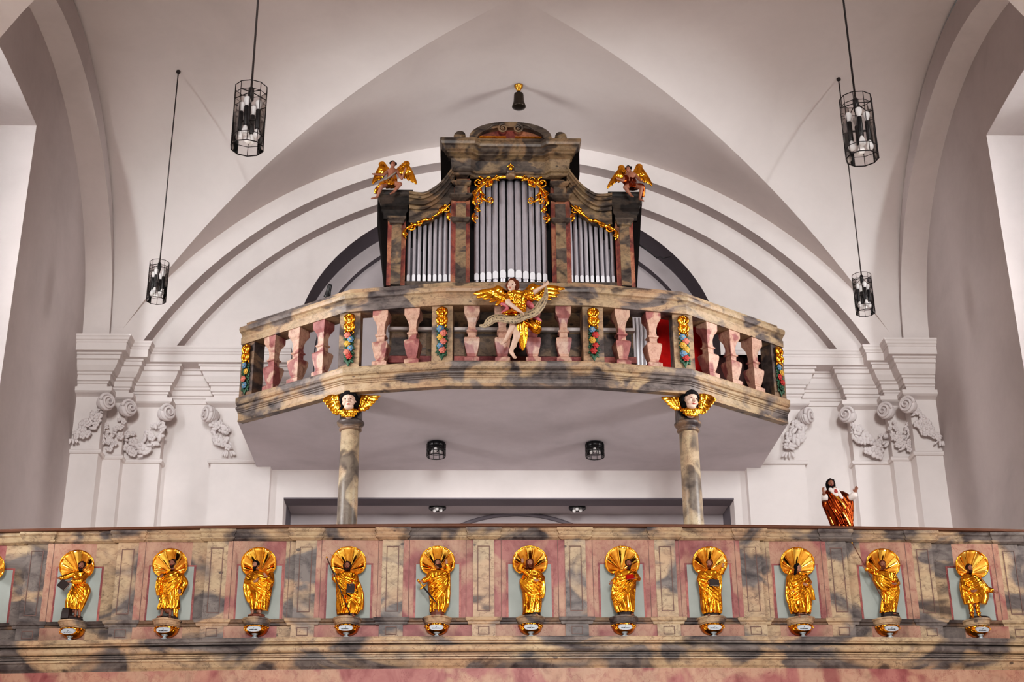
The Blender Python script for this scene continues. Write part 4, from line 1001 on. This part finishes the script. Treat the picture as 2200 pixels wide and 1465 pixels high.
# ------------------------------------------------------------------ cherub heads on the columns
def wing(mb,root,lead,tips,th,w,cov=None):
    """feathered wing: feathers from points along the leading edge to the tips"""
    n=len(tips)
    for k,tp in enumerate(tips):
        t=k/(n-1); b=V3(root).lerp(V3(lead),1-t*.9)
        feather(mb,b,tp,w*(1.05-.25*t),th,0,9)
    N=7
    for k in range(N):
        t=k/(N-1); p=V3(root).lerp(V3(lead),t); q=p.lerp(V3(tips[min(n-1,int((1-t)*(n-1)))]),.45)
        feather(mb,p+Vector((0,-th*.9,0)),q+Vector((0,-th*.9,0)),w*.8,th,0,7)
    mb.cap(V3(root)+Vector((0,-th,0)),V3(lead)+Vector((0,-th,0)),w*.75,w*.6)
def cherub(lab,x,y,z,mir,yaw):
    m=.000447; t=thing('cherub_head',lab,'cherub',(x,y,z),0,'winged cherub heads on the column capitals')
    P=lambda px,py,d=0:Vector(((px-890)*m*mir,d,(1090-py)*m))
    H=.238; c=P(888,640,-.075); b=MB(); rot=head(b,c,H,rad(yaw)*1,rad(-3*mir),rad(6))
    for s in (-1,1): b.ell(c+rot@Vector((s*.20*H,-.22*H,-.16*H)),(H*.13,H*.12,H*.15),10,8,0,rot)
    b.ell(c+rot@Vector((0,-.14*H,-.36*H)),(H*.26,H*.22,H*.17),12,8,0,rot)
    b.cap(c+Vector((0,.02,-.1)),c+Vector((0,.04,-.16)),.055,.06)
    b.fuse('face',M['skinpale'],t,.0045,1); face_marks(t,c,H,rot)
    rn=random.Random(int(x*10)); h=MB(); hair_cap(h,c+Vector((0,.02,.006)),H*1.0,rot,'curl',rn)
    for k in range(15):
        f_=(k%8)/7*2-1; h.ell(c+rot@Vector((f_*H*.34,-H*(.26-.10*abs(f_))+.02*(k//8),H*(.40-.16*f_*f_)+.01*(k//8))),H*.11,8,6)
    h.ell(c+rot@Vector((0,-.02*H,.30*H)),(H*.40,H*.36,H*.24),14,8,0,rot)
    for k in range(16):
        s=(-1)**k; h.ell(c+rot@Vector((s*H*rn.uniform(.36,.45),-.02+.05*rn.random(),H*rn.uniform(-.42,.25))),H*.10,8,6)
    h.fuse('hair',M['blackhair'],t,.005,1)
    g=MB(); g.ell(P(890,960,-.045),(.10,.055,.055),18,10); g.ell(P(860,1030,-.03),(.075,.045,.035),16,9)
    for rr_,yy,nn,sz in ((235,905,11,.026),(190,985,9,.024),(130,1045,6,.022)):
        for k in range(nn):
            f_=k/(nn-1)*2-1; g.ell(P(890+rr_*f_-(20 if rr_<200 else 0),yy+ (1-f_*f_)*38,-.045-.055*math.sqrt(1-min(.95,f_*f_))),(sz*.85,sz*.5,sz*1.3),9,7,0,Matrix.Rotation(-f_*.7*mir,3,'Y'))
    g.fuse('gilded_collar',M['gold'],t,.0045,1)
    w=MB(); wing(w,P(1180,760,-.01),P(1250,400,-.02),[P(1790,345,-.03),P(1740,440,-.03),P(1680,540,-.03),P(1600,640,-.03),P(1520,730,-.025),P(1440,830,-.02),P(1340,890,-.02),P(1240,900,-.02)],.016,.046)
    w.fuse('wing',M['gold'],t,.0045,1)
    w=MB(); wing(w,P(640,820,-.01),P(580,470,-.02),[P(165,610,-.03),P(230,700,-.03),P(300,790,-.03),P(370,880,-.025),P(450,970,-.02),P(540,1010,-.02),P(620,980,-.02)],.016,.048)
    w.fuse('wing',M['gold'],t,.0045,1)
cherub('winged cherub head with black hair on the left balcony column',-2.08,16.56,7.575,1,-4)
cherub('winged cherub head with black hair on the right balcony column, turned to the right',2.15,16.56,7.60,-1,22)

# ------------------------------------------------------------------ flower garlands on the balcony posts
def blossom(mb,c,r,mi,ci,rn):
    for ring,(q,s,zz) in enumerate(((.62,.42,0),(.34,.34,-.25))):
        for k in range(6):
            a=2*PI*k/6+ring*.5; mb.ell((c[0]+q*r*math.cos(a),c[1]+zz*r,c[2]+q*r*math.sin(a)),(s*r,r*.24,s*r),9,6,mi)
    mb.ell((c[0],c[1]-.35*r,c[2]),(r*.24,r*.2,r*.24),9,6,ci)
GAR=['blue orange coral blue','coral blue yellow blue coral red','blue coral yellow coral blue coral','blue red yellow red red','blue coral yellow yellow blue red','blue yellow red red leaf']
GL=['at the left end of the balcony','on the second post from the left','left of the large scroll angel','right of the large scroll angel','beside the red panel, right balcony kink','at the right end of the balcony']
CM={'blue':'blue','orange':'yellow','coral':'coral','yellow':'yellow','red':'scarlet','leaf':'leaf'}
for k,(x,y,d) in enumerate(POSTA):
    rn=random.Random(60+k); fy=-.085
    t=thing('flower_garland','gilded bow over painted blossoms and green leaves '+GL[k],'garland',(x+math.sin(d)*.09,y-math.cos(d)*.09,8.24),d,'flower garlands on the balcony posts')
    g=MB()
    for zc in (.60,.49):
        for s in (-1,1):
            pts=[(s*(.01+.045*math.sin(PI*i/8)*1.0),-.02-.015*math.sin(PI*i/8),zc+.055*math.cos(PI*i/8)) for i in range(9)]; g.tube(pts,[.014+.008*math.sin(PI*i/8) for i in range(9)],8)
        g.ell((0,-.03,zc-.055),(.034,.024,.028)); g.ell((0,-.025,zc+.05),(.034,.024,.024)); g.ell((0,-.022,zc),(.036,.020,.05)); g.ell((-.03,-.02,zc+.02),(.024,.02,.03)); g.ell((.03,-.02,zc+.02),(.024,.02,.03))
    for s in (-1,1): g.tube([(s*.03,-.015,.45),(s*.055,-.02,.42),(s*.04,-.015,.38)],[.014,.012,.006],7)
    g.build('gilded_bow',M['gold'],t)
    lf=MB()
    for q in range(26):
        z=.03+.36*q/25; s=(-1)**q; a=rn.uniform(.5,1.2); lf.ell((s*(.03+.022*rn.random()),-.006-.01*rn.random(),z),(.016,.007,.034),8,5,0,Matrix.Rotation(-s*a,3,'Y'))
    for q,(a,b) in enumerate(((0,.0),(-.02,.025),(.02,.03))): lf.ell((a,-.012,b),(.016,.008,.045),8,5,0,Matrix.Rotation(a*14,3,'Y'))
    lf.build('leaves',M['leaf'],t)
    cs=GAR[k].split(); n=len(cs)
    for q,c in enumerate(cs):
        z=.37-.30*q/(n-1)*.95; ox=(.022 if q%2 else -.022)*(.9 if q<n-1 else .4); r=.040+.008*rn.random()
        b=MB(); blossom(b,(ox,-.032,z),r,0,1,rn); o=b.build('blossom',[M[CM[c]],M['gold'] if c in('yellow','orange') else M['yellow'] if c=='blue' else M[CM[c]]],t); o['label']=('orange' if c=='orange' else 'green' if c=='leaf' else c)+' painted blossom'

# ------------------------------------------------------------------ large angel with the scroll
m=.000897; AX0,AZ0=830,1300
ang=thing('scroll_angel','large flying angel in gilded tunic unrolling a written scroll on the balcony front','angel statue',(-.02,15.93,8.105))
def P(px,py,d=0): return Vector(((px-AX0+.014*(1300-py))*m,d,(AZ0-py)*m+.42*(d+.06)))
b=MB(); H=.165; c=P(752,225,-.10); rot=head(b,c,H,rad(-20),rad(14),rad(12))
b.cap(P(775,290,-.06),P(800,350,-.04),.032,.042)
for a,e,r0,r1 in (((800,350,-.03),(830,480,-.03),.085,.08),((830,480,-.03),(830,640,-.02),.08,.085)): b.cap(P(*a),P(*e),r0,r1)
# arms
b.cap(P(705,390,-.05),P(690,480,-.10),.036,.032); b.cap(P(690,480,-.10),P(840,605,-.16),.032,.022); hand(b,P(850,612,-.165),P(905,650,-.17)-P(840,605,-.16),.10,(0,-.3,-1),.6,-1)
b.cap(P(930,350,-.03),P(1050,325,-.06),.036,.030); b.cap(P(1050,325,-.06),P(1180,235,-.10),.030,.020); hand(b,P(1185,228,-.10),P(1240,190,-.10)-P(1180,235,-.10),.10,(0,-1,.2),.7,1)
# legs
b.cap(P(800,650,-.02),P(765,840,-.09),.062,.046); b.cap(P(765,840,-.09),P(665,1050,-.05),.044,.026); b.ell(P(715,950,-.06),(.034,.036,.06),12,8)
b.cap(P(660,1050,-.05),P(610,1095,-.08),.024,.015)
b.cap(P(850,660,-.02),P(815,990,-.10),.062,.045); b.cap(P(815,990,-.10),P(745,1190,-.05),.043,.026); b.ell(P(785,1085,-.06),(.035,.037,.065),12,8)
b.cap(P(740,1190,-.05),P(745,1215,-.05),.028,.028); b.cap(P(745,1215,-.055),P(795,1295,-.08),.027,.017); b.ell(P(790,1290,-.085),(.028,.02,.014),10,7)
b.fuse('body',M['skinpale'],ang,.006,1); face_marks(ang,c,H,rot)
h=MB(); rn=random.Random(5); hair_cap(h,c,H,rot,'curl',rn); h.fuse('hair',M['brownhair'],ang,.005,1)
# tunic
g=MB(); R_=robe_loft(g,[(*P(805,325,-.02),.07),(*P(815,345,-.02),.125),(*P(825,420,-.03),.128),(*P(835,500,-.03),.105),(*P(840,580,-.03),.10),(*P(800,640,-.02),.135),(*P(760,690,-.01),.165)],.86,(.03,.12),21,1.5)
for a,e,r in (((705,385,-.04),(692,450,-.07),.05),((930,345,-.03),(1000,340,-.05),.055),((960,360,-.03),(1010,420,-.03),.05)): g.cap(P(*a),P(*e),r,r*.95)
for j in range(6): g.tube([ring_pt(R_,.12+.1*j+.02*i,rad(-70+14*i),.86,1.0) for i in range(11)],.007,8)
g.fuse('tunic',M['gold'],ang,.006,1)
g=MB()
for D in ([(840,650,-.08,46),(860,760,-.10,52),(865,900,-.09,46),(880,1050,-.06,38),(905,1190,-.03,20)],[(900,700,-.08,40),(930,850,-.08,36),(935,1000,-.06,30),(925,1150,-.04,16)],[(900,720,-.07,46),(1000,800,-.09,60),(1080,860,-.08,62),(1130,900,-.05,30)],[(960,760,-.08,40),(1050,900,-.07,30),(1130,930,-.05,16)],[(1000,740,-.05,40),(1090,780,-.05,44),(1140,800,-.04,24)],[(640,640,-.03,24),(700,670,-.07,28),(800,660,-.10,30)]):
    C=cr([(*P(x,y,d),r*m) for x,y,d,r in D],16); g.tube([w[:3] for w in C],[w[3] for w in C],10)
    for o in (-.5,.5): g.tube([(w[0]+o*w[3]*1.2,w[1]-w[3]*.7,w[2]) for w in C],[w[3]*.4 for w in C],8)
g.fuse('drapery',M['gold'],ang,.006,1)
for D in ([(600,500,0,22),(680,520,-.03,34),(700,570,-.03,30),(610,640,0,20)],[(960,480,-.02,40),(1010,530,-.03,46),(1050,560,-.02,22)],[(1010,730,-.03,30),(1090,735,-.06,40),(1155,760,-.04,18)],[(760,900,-.02,30),(800,850,-.03,50),(840,800,-.03,40)],[(860,1090,-.01,24),(890,1140,-.01,34),(910,1160,-.01,16)]):
    g=MB(); C=cr([(*P(x,y,d),r*m) for x,y,d,r in D],12); g.tube([w[:3] for w in C],[w[3] for w in C],10)
    g.fuse('rose_lining',M['rosecloth'],ang,.006,1)
for rt_,ld,tp in ((( 720,400,.05),(560,290,.02),[(225,350,-.02),(260,405,-.02),(355,432,-.02),(445,478,-.01),(530,525,0),(600,540,.01)]),((930,380,.05),(1040,250,.02),[(1480,265,0),(1415,330,0),(1375,385,0),(1295,432,.01),(1210,470,.02)])):
    w=MB(); wing(w,P(*rt_),P(*ld),[P(*q) for q in tp],.018,.036)
    for k in range(6):
        q=P(*rt_).lerp(P(*ld),k/5); w.ell(q+Vector((0,-.02,.0)),(.06,.03,.055),10,7)
    w.fuse('wing',M['gold'],ang,.006,1)
# scroll, an own thing held by the angel
SP=cr([(*P(1215,235,-.12),),(*P(1205,380,-.16),),(*P(1150,500,-.17),),(*P(1080,600,-.17),),(*P(1000,655,-.18),),(*P(900,690,-.19),),(*P(800,735,-.18),),(*P(700,735,-.17),),(*P(600,715,-.15),),(*P(500,725,-.13),),(*P(430,780,-.12),),(*P(380,825,-.10),),(*P(310,822,-.09),)],60)
wd_=[.008]+[.055*min(1,.3+i/14) if i<48 else .055*max(.12,1-(i-48)/14) for i in range(60)]
rowA=[];rowB=[]
for i,p in enumerate(SP):
    a=V3(SP[max(i-1,0)]); e=V3(SP[min(i+1,60)]); d=(e-a).normalized(); nrm=Vector((-d.z,-.15,d.x)).normalized()
    rowA.append(V3(p)+nrm*wd_[i]); rowB.append(V3(p)-nrm*wd_[i])
s=MB(); s.grid([rowA,rowB],0,True)
o=s.build('painted_scroll',M['scroll']); me=o.data; uv=me.uv_layers.new(name='UVMap'); nV=61
for l in me.loops: uv.data[l.index].uv=((l.vertex_index%nV)/60,(l.vertex_index//nV)*1.0)
o.location=ang.location; so=o.modifiers.new('s','SOLIDIFY'); so.thickness=.006
tag(o,'long curling painted scroll with dark writing held by the large angel','scroll')

# ------------------------------------------------------------------ two angels seated on the organ corners
def seated(lab,loc,m,x0,y0,hd,hy,ht,sh,hip,legs,arms,wings,skirt,drap,mat,hcol,skin,clothtop):
    t=thing('seated_angel',lab,'angel statue',loc)
    P=lambda x,y,d=0:Vector(((x-x0)*m,d,(y0-y)*m+.52*d-.015))
    b=MB(); H=.098; c=P(*hd); rot=head(b,c,H,rad(hy),rad(ht),0); up_=P(*sh); hp=P(*hip)
    b.cap(c+Vector((0,.01,-.03)),up_+Vector((0,0,.03)),.02,.026); b.cap(up_+Vector((-.035,0,0)),up_+Vector((.035,0,0)),.042,.042); b.cap(up_,hp,.058,.06)
    for (kx,an,ft) in legs:
        b.cap(hp+Vector(((P(*kx)-hp).x*.25,-.01,0)),P(*kx),.044,.031); b.cap(P(*kx),P(*an),.030,.017); b.cap(P(*an),P(*ft),.017,.011)
        b.ell(P(*kx).lerp(P(*an),.35),(.024,.026,.04))
    for (s_,e_,w_,sd) in arms:
        b.cap(P(*s_),P(*e_),.024,.02); b.cap(P(*e_),P(*w_),.02,.014); hand(b,P(*w_),P(*w_)-P(*e_),.06,(0,-1,0),.4,sd)
    b.fuse('body',M[skin],t,.0045,1); face_marks(t,c,H,rot)
    rn=random.Random(9); h=MB(); hair_cap(h,c,H,rot,'short',rn)
    for k in range(10): a=rn.uniform(-.1,1.1)*PI; h.ell(c+rot@Vector((H*.46*math.cos(a),.0,H*(.15+.42*math.sin(a)))),H*.1,8,6)
    h.fuse('hair',M[hcol],t,.004,1)
    g=MB(); robe_loft(g,[(*P(x,y,d),r*m) for x,y,d,r in skirt],.8,(.05,.14),31,1.3,48,26)
    for D in drap:
        C=cr([(*P(x,y,d),r*m) for x,y,d,r in D],12); g.tube([w[:3] for w in C],[w[3] for w in C],10)
    g.fuse('robe',M[mat],t,.0045,1)
    for D,mm in clothtop:
        g=MB(); C=cr([(*P(x,y,d),r*m) for x,y,d,r in D],12); g.tube([w[:3] for w in C],[w[3] for w in C],10); g.fuse('sash',M[mm],t,.0045,1)
    for rt_,ld,tp in wings:
        w=MB(); wing(w,P(*rt_),P(*ld),[P(*q) for q in tp],.015,.030)
        for k in range(5): w.ell(P(*rt_).lerp(P(*ld),k/4),(.05,.025,.045),10,7)
        w.fuse('wing',M['gold'],t,.0045,1)
seated('black-haired angel in gilded skirt sitting on the left corner of the organ',(-1.70,16.74,10.92),.000594,700,890,
 (812,285,-.03),8,4,(800,455,0),(770,790,0),[((580,850,-.14),(490,1130,-.12),(370,1165,-.15)),((990,790,-.12),(850,1000,-.13),(790,1040,-.17))],
 [((705,450,0),(610,560,-.05),(430,545,-.09),-1),((905,450,0),(1020,640,-.04),(1085,450,-.08),1)],
 [((680,450,.06),(560,270,.05),[(360,790,.04),(430,720,.04),(500,690,.04),(560,640,.04)]),((930,440,.06),(1110,250,.05),[(1345,780,.04),(1270,740,.04),(1180,690,.04),(1090,640,.04)])],
 [(810,560,0,85),(800,640,0,110),(780,720,0,135),(760,800,-.02,165),(760,860,-.03,150)],[[(680,740,-.05,60),(590,790,-.12,60),(540,850,-.15,40)],[(540,850,-.13,40),(470,930,-.1,45),(440,1040,-.08,35)]],'gold','blackhair','skindark',
 [([(900,470,-.06,14),(800,560,-.07,18),(680,660,-.07,18),(560,720,-.05,12)],'sash')])
seated('black-haired angel in red-gold robe sitting on the right corner of the organ',(1.60,16.74,10.92),.000551,1000,900,
 (890,320,-.03),-28,6,(950,480,0),(930,790,0),[((770,830,-.13),(895,1040,-.12),(940,1085,-.17)),((1170,830,-.13),(1110,1140,-.12),(1190,1200,-.16))],
 [((840,480,0),(740,640,-.04),(640,600,-.06),-1),((1070,480,0),(1140,600,-.05),(1170,640,-.09),1)],
 [((800,470,.06),(740,270,.05),[(370,850,.04),(450,780,.04),(540,700,.04),(640,690,.04)]),((1080,450,.06),(1180,230,.05),[(1470,775,.04),(1400,730,.04),(1300,690,.04),(1210,640,.04)])],
 [(930,520,0,90),(940,600,0,130),(940,700,0,140),(940,800,-.02,175),(950,870,-.03,160)],[[(1080,780,-.05,70),(1180,800,-.11,70),(1220,920,-.09,50),(1200,1080,-.07,40)],[(820,500,-.02,50),(800,640,-.02,50),(740,700,-.01,40)]],'golddark','blackhair','skindark',[])

# ------------------------------------------------------------------ painted statue standing on the gallery front
def sacred():
    m=.0000905*10/1.0*.46*1.34
    return m
Zj=1519/140
mj=1/Zj/213.0
t=thing('robed_statue','bearded figure in red and gold robe with open arms standing on the gallery rail','statue',(3.30,14.36,5.502))
def P(x,y,d=0): return Vector(((x-640-.10*(1345-y))*mj,d,(1345-y)*mj+.085))
H=.098; b=MB(); c=P(565,265,-.02); rot=head(b,c,H,0,0,rad(5))
b.cap(P(570,330,0),P(590,420,0),.024,.03); b.cap(P(590,450,0),P(620,900,0),.06,.06); b.cap(P(620,900,0),P(640,1480,0),.055,.05)
b.cap(P(420,500,0),P(310,700,-.05),.03,.026); b.cap(P(310,700,-.05),P(300,580,-.10),.024,.018); hand(b,P(298,560,-.10),Vector((-.15,-.1,1)),.072,(.3,-1,0),.35,-1)
b.cap(P(760,500,0),P(960,640,-.05),.03,.026); b.cap(P(960,640,-.05),P(1050,560,-.10),.024,.018); hand(b,P(1060,545,-.10),Vector((.45,-.1,1)),.078,(-.3,-1,0),.25,1)
b.fuse('body',M['skindark'],t,.004,1); face_marks(t,c,H,rot)
g=MB(); R_=robe_loft(g,[(*P(575,400,0),.050),(*P(585,440,0),.085),(*P(600,520,0),.125),(*P(620,700,0),.150),(*P(630,900,0),.148),(*P(640,1100,0),.132),(*P(645,1300,0),.118),(*P(650,1345,0),.115),(*P(650,1480,0),.118)],.62,(.03,.10),77,.9)
for D in ([(420,480,-.01,70),(340,640,-.03,75),(320,820,-.02,70),(380,1000,-.01,55)],[(780,500,-.01,75),(930,640,-.03,85),(960,800,-.02,70),(930,1000,-.01,60),(900,1200,-.01,50)]):
    C=cr([(*P(x,y,d),r*mj) for x,y,d,r in D],14); g.tube([w[:3] for w in C],[w[3] for w in C],10)
for j in range(5): g.tube([ring_pt(R_,.2+.03*j+.075*i,rad(-60+22*j+6*i),.62,1.02) for i in range(9)],.010,8)
g.fuse('robe',M['golddark'],t,.0045,1)
g=MB()
for D in ([(560,600,-.085,26),(690,800,-.108,34),(740,960,-.105,24)],[(670,1040,-.095,26),(740,1200,-.09,34),(790,1370,-.085,34)],[(360,1130,-.06,14),(400,1330,-.06,16)]):
    C=cr([(*P(x,y,d),r*mj) for x,y,d,r in D],14); g.tube([w[:3] for w in C],[w[3] for w in C],10)
g.build('gilded_folds',M['goldbright'],t)
g=MB(); g.cap(P(500,450,-.075),P(600,600,-.10),.022,.02); g.cap(P(640,470,-.08),P(715,670,-.10),.022,.016); g.ell(P(590,520,-.085),(.03,.02,.05))
g.lathe([(.030,-.03),(.036,0),(.033,.03)],12,tuple(P(315,655,-.075)),0); g.cap(P(980,640,-.06),P(1035,600,-.09),.036,.036); g.build('white_tunic',M['linen'],t)
g=MB(); g.ell(P(595,520,-.11),(.020,.012,.025)); g.ell(P(585,485,-.112),(.010,.008,.014)); g.build('heart',M['lip'],t)
rn=random.Random(3); h=MB(); hair_cap(h,c,H,rot,'long',rn); h.fuse('hair',M['blackhair'],t,.004,1)
bb=MB(); beard_mb(bb,c,H,rot,.9,rn); bb.fuse('beard',M['blackhair'],t,.004,1)

# ------------------------------------------------------------------ hanging lamps
def zvault(x,y): return max(zN(y-(YC1 if y>11.4 else YC2)),zW(x))
def lamp_root(lab,x,y,zt):
    t=thing('pendant_lamp',lab,'lamp',(x,y,zt),0,'glass lanterns hanging from the vault')
    r=.132; h=.555; NP=10; fr=MB()
    ring=lambda z,rr=r:[(rr*math.cos(2*PI*k/NP+.2),rr*math.sin(2*PI*k/NP+.2),z) for k in range(NP+1)]
    for z,w in ((0,.0045),(-.075,.0035),(-.47,.0035),(-h,.006)): fr.tube(ring(z),w*.8,6)
    for k in range(NP):
        a=2*PI*k/NP+.2; fr.tube([(r*math.cos(a),r*math.sin(a),0),(r*math.cos(a),r*math.sin(a),-h)],.003,6)
    for k in range(5):
        a=2*PI*k/5+.2; fr.tube([(0,0,-.03),(r*math.cos(a),r*math.sin(a),-.075)],.004,6)
    fr.build('frame',M['iron'],t)
    g=MB()
    A=ring(0,r*.99); B=ring(-h,r*.99); g.strip(A,B); g.build('glass_panes',M['glass'],t)
    st=MB(); st.lathe([(.024,-.11),(.024,0),(.012,.012),(.006,.03)],14); st.tube([(0,0,-.1),(0,0,-.42)],.009,8)
    for k in range(4): a=PI/2*k+.5; st.tube([(0,0,-.30),(.072*math.cos(a),.072*math.sin(a),-.30)],.009,8)
    st.build('stem',M['black'],t)
    bp=MB(); bp.lathe([(.010,0),(.014,.012),(.027,.045),(.030,.062),(.024,.082),(.010,.092)],14)
    bm=None; sm=None
    for k in range(4):
        a=PI/2*k+.5; x_,y_=.072*math.cos(a),.072*math.sin(a)
        if sm is None:
            q=MB(); q.lathe([(.018,-.09),(.020,-.085),(.020,.085),(.018,.09)],14); so_=q.build('socket',M['black'],t); sm=so_
        else: so_=sm.copy(); COL.objects.link(so_); so_.parent=t
        so_.location=(x_,y_,-.30)
        for s in (1,-1):
            if bm is None: bo=bp.build('bulb',M['bulb'],t); bm=bo
            else: bo=bm.copy(); COL.objects.link(bo); bo.parent=t
            bo.location=(x_,y_,-.30+s*.088); bo.rotation_euler=(0 if s>0 else PI,0,0)
    bo=bm.copy(); COL.objects.link(bo); bo.parent=t; bo.location=(0,0,-.42); bo.rotation_euler=(PI,0,0)
    return t
lamps=[('near left lantern with ten glass panes on a thick dark cord',-2.51,10.5,8.40,1.06),('near right lantern of glass and black iron, its cord leaving the photo top',2.735,10.5,8.355,1.06),('far left small lantern hanging before the white vault, cord fixed to the vault',-4.61,16.7,9.75,.96),('far right small lantern low beside the big stepped arch',4.545,16.7,9.635,.96)]
proto=None
for lab,x,y,z,s in lamps:
    if proto is None: t=proto=lamp_root(lab,x,y,z)
    else: t=copy_tree(proto)
    t.location=(x,y,z); t.rotation_euler=(0,0,4.21+(.06 if x>4 else -.12 if x>0 else -.2)); t['label']=lab; t.scale=(s,s,s)
    cz=zvault(x,y); c=MB(); c.tube([(0,0,.02),(0,0,(cz-z)/s)],.0085 if y<12 else .006,8); c.lathe([(.03,(cz-z)/s-.03),(.03,(cz-z)/s)],12); c.build('cord',M['cord'],t)
# round lamps under the balcony and in the loft
def drum(lab,x,y,z,h,r):
    t=thing('ceiling_lamp',lab,'lamp',(x,y,z),0,'round black ceiling lamps')
    f=MB(); n=16; ring=lambda zz:[(r*math.cos(2*PI*k/n),r*math.sin(2*PI*k/n),zz) for k in range(n+1)]
    f.lathe([(r,-h*.42),(r,-.01),(r*.8,0)],24); 
    for zz in (-h,-h*.70,-h*.45): f.tube(ring(zz),.006,6)
    for k in range(10): a=2*PI*k/10; f.tube([(r*math.cos(a),r*math.sin(a),-.02),(r*math.cos(a),r*math.sin(a),-h)],.005,6)
    f.build('frame',M['black'],t)
    g=MB(); g.strip(ring(-h*.42),ring(-h)); g.strip([(p[0]*.99,p[1]*.99,-h) for p in ring(0)],[(0,0,-h)]*(n+1)); g.build('glass_panes',M['glass'],t)
    for k in range(3):
        a=2*PI*k/3+.4; b=MB(); b.lathe([(.012,0),(.02,-.02),(.026,-.045),(.02,-.065),(.008,-.072)],12,(r*.45*math.cos(a),r*.45*math.sin(a),-h*.40)); b.build('bulb',M['bulb'],t)
drum('round black lamp under the balcony, left of centre',-1.035,18.3,7.858,.20,.125); drum('round black lamp under the balcony, right of centre',1.115,18.3,7.858,.20,.125)
drum('flat round black lamp in the loft opening, left one',-1.04,19.98,7.468,.05,.12); drum('flat round black lamp in the loft opening, right one',.995,19.98,7.468,.05,.12)
# bell-shaped lamp at the vault crown
t=thing('bell_lamp','small dark bell-shaped lamp with brass canopy at the vault crown','lamp',(.10,17.36,zvault(.1,17.36))); t.scale=(.85,.85,.85)
b=MB(); b.lathe([(.02,-.13),(.035,-.10),(.072,-.03),(.078,-.01),(.06,0)],24); b.build('canopy',M['brass'],t)
b=MB(); b.lathe([(.03*1,-.125),(.03,-.15),(.078,-.175),(.082,-.20),(.090,-.33),(.112,-.40),(.118,-.425),(.105,-.44),(.05,-.46)],24); b.build('bell_shade',M['darkbell'],t)
# spotlight on the balcony rail
t=thing('spotlight','small black spotlight standing on the left part of the balcony rail','spotlight',(-2.45,16.80,9.275))
b=MB(); b.cap((0,0,.0),(0,0,.06),.02,.016); b.build('foot',M['black'],t)
b=MB(); b.lathe([(.025,.22),(.03,.2),(.034,.12),(.046,.06),(.05,.05),(.045,.045)],16,(0,0,0),0,True,0,Matrix.Rotation(rad(12),4,'Y')@Matrix.Rotation(rad(14),4,'X')); b.build('shade',M['black'],t)
# red panel, small pipe rank and dark cupboard behind the right balusters
t=thing('organ_screen','red cloth-covered screen behind the right balusters','screen',(2.16,17.25,8.1))
b=MB(); b.box(-.27,.36,0,.03,.02,1.26); b.build('red_panel',M['red'],t)
b=MB(); b.box(-.31,-.27,-.01,.04,0,1.30).box(.36,.40,-.01,.04,0,1.30).box(-.31,.40,-.01,.04,1.26,1.30).box(-.31,.40,-.01,.04,0,.02); b.build('frame',M['darkcase'],t)
t=thing('pipe_rank','row of pale slender pipes left of the red screen','pipes',(1.68,17.15,8.1))
for k in range(4):
    b=MB(); b.lathe([(.008,.05),(.018,.12),(.018,1.1),(.017,1.105)],12,((k-1.5)*.05,0,0)); b.build('pipe',M['mouth'],t)
b=MB(); b.box(-.12,.12,-.05,.05,0,.06); b.build('wind_chest',M['darkcase'],t)
t=thing('small_cabinet','dark cupboard behind the balusters at the right balcony end','cabinet',(2.98,17.75,8.1))
b=MB(); b.box(-.36,.40,0,.4,0,.80); b.build('body',M['cupboard'],t); b=MB(); b.box(-.38,.42,-.02,.42,.80,.83); b.build('top',M['darkcase'],t)
for s in (-1,1):
    b=MB(); b.box(.02+s*.19-.17,.02+s*.19+.17,-.012,0,.06,.75); dd=b.build('door',M['cupboard'],t); b=MB(); b.ell((.02+s*.05,-.02,.42),.012); b.build('knob',M['brass'],dd)
t=thing('hanging_cable','thin dark cable sagging across the arch reveal right of the organ','cable',(1.851,19.36,11.526))
b=MB(); b.tube([(0,0,0),(.20,0,-.14),(.415,0,-.34),(.46,0,-.31),(.51,0,-.34),(.62,0,-.31)],.008,6); b.build('cable',M['black'],t)
# ------------------------------------------------------------------ light
wd=bpy.data.worlds.new('world'); sc.world=wd; wd.use_nodes=True
wd.node_tree.nodes['Background'].inputs[0].default_value=(.97,.95,.95,1); wd.node_tree.nodes['Background'].inputs[1].default_value=.135
def area(name,loc,aim,sx,sy,power,col=(1,1,1)):
    l=bpy.data.lights.new(name,'AREA'); l.shape='RECTANGLE'; l.size=sx; l.size_y=sy; l.energy=power; l.color=col
    o=bpy.data.objects.new(name,l); COL.objects.link(o); o.location=loc
    o.rotation_euler=(Vector(aim)-Vector(loc)).to_track_quat('-Z','Y').to_euler(); return o
for x,z,w,h,p in ((-2.0,7.0,2.2,6.0,5200),(2.0,7.0,2.2,6.0,5200),(0,12.2,3.4,2.6,5600)):
    area('nave_window_light',(x,-30,z),(x*.2,16,8.6),w,h,p,(1,.98,.965))
for sg in (-1,1):
    o=area('window_and_fill_light',(sg*(XW+1.75),13.2,8.8),(sg*(XW+.45),15.9,8.6),2.2,6.2,2200,(1,.99,.98)); o.data.spread=rad(110)
    o=area('window_and_fill_light',(sg*(XW+1.6),6.0,8.6),(0,8.0,0),3.3,6.0,1500,(1,.97,.94)); o.data.spread=rad(85)  # added unseen fill, aimed at the floor to brighten the vault by bounce
sc.view_settings.view_transform='Standard'; sc.view_settings.look='None'; sc.view_settings.exposure=-.47; sc.view_settings.gamma=1

vs=sc.view_settings; vs.use_curve_mapping=True; cv=vs.curve_mapping.curves[3]
for x,y in ((.03,.017),(.10,.078),(.30,.288),(.60,.62)): cv.points.new(x,y)
vs.curve_mapping.update()
sc.cycles.max_bounces=8; sc.cycles.caustics_reflective=False; sc.cycles.caustics_refractive=False
sc.cycles.use_adaptive_sampling=True; sc.cycles.adaptive_threshold=.04
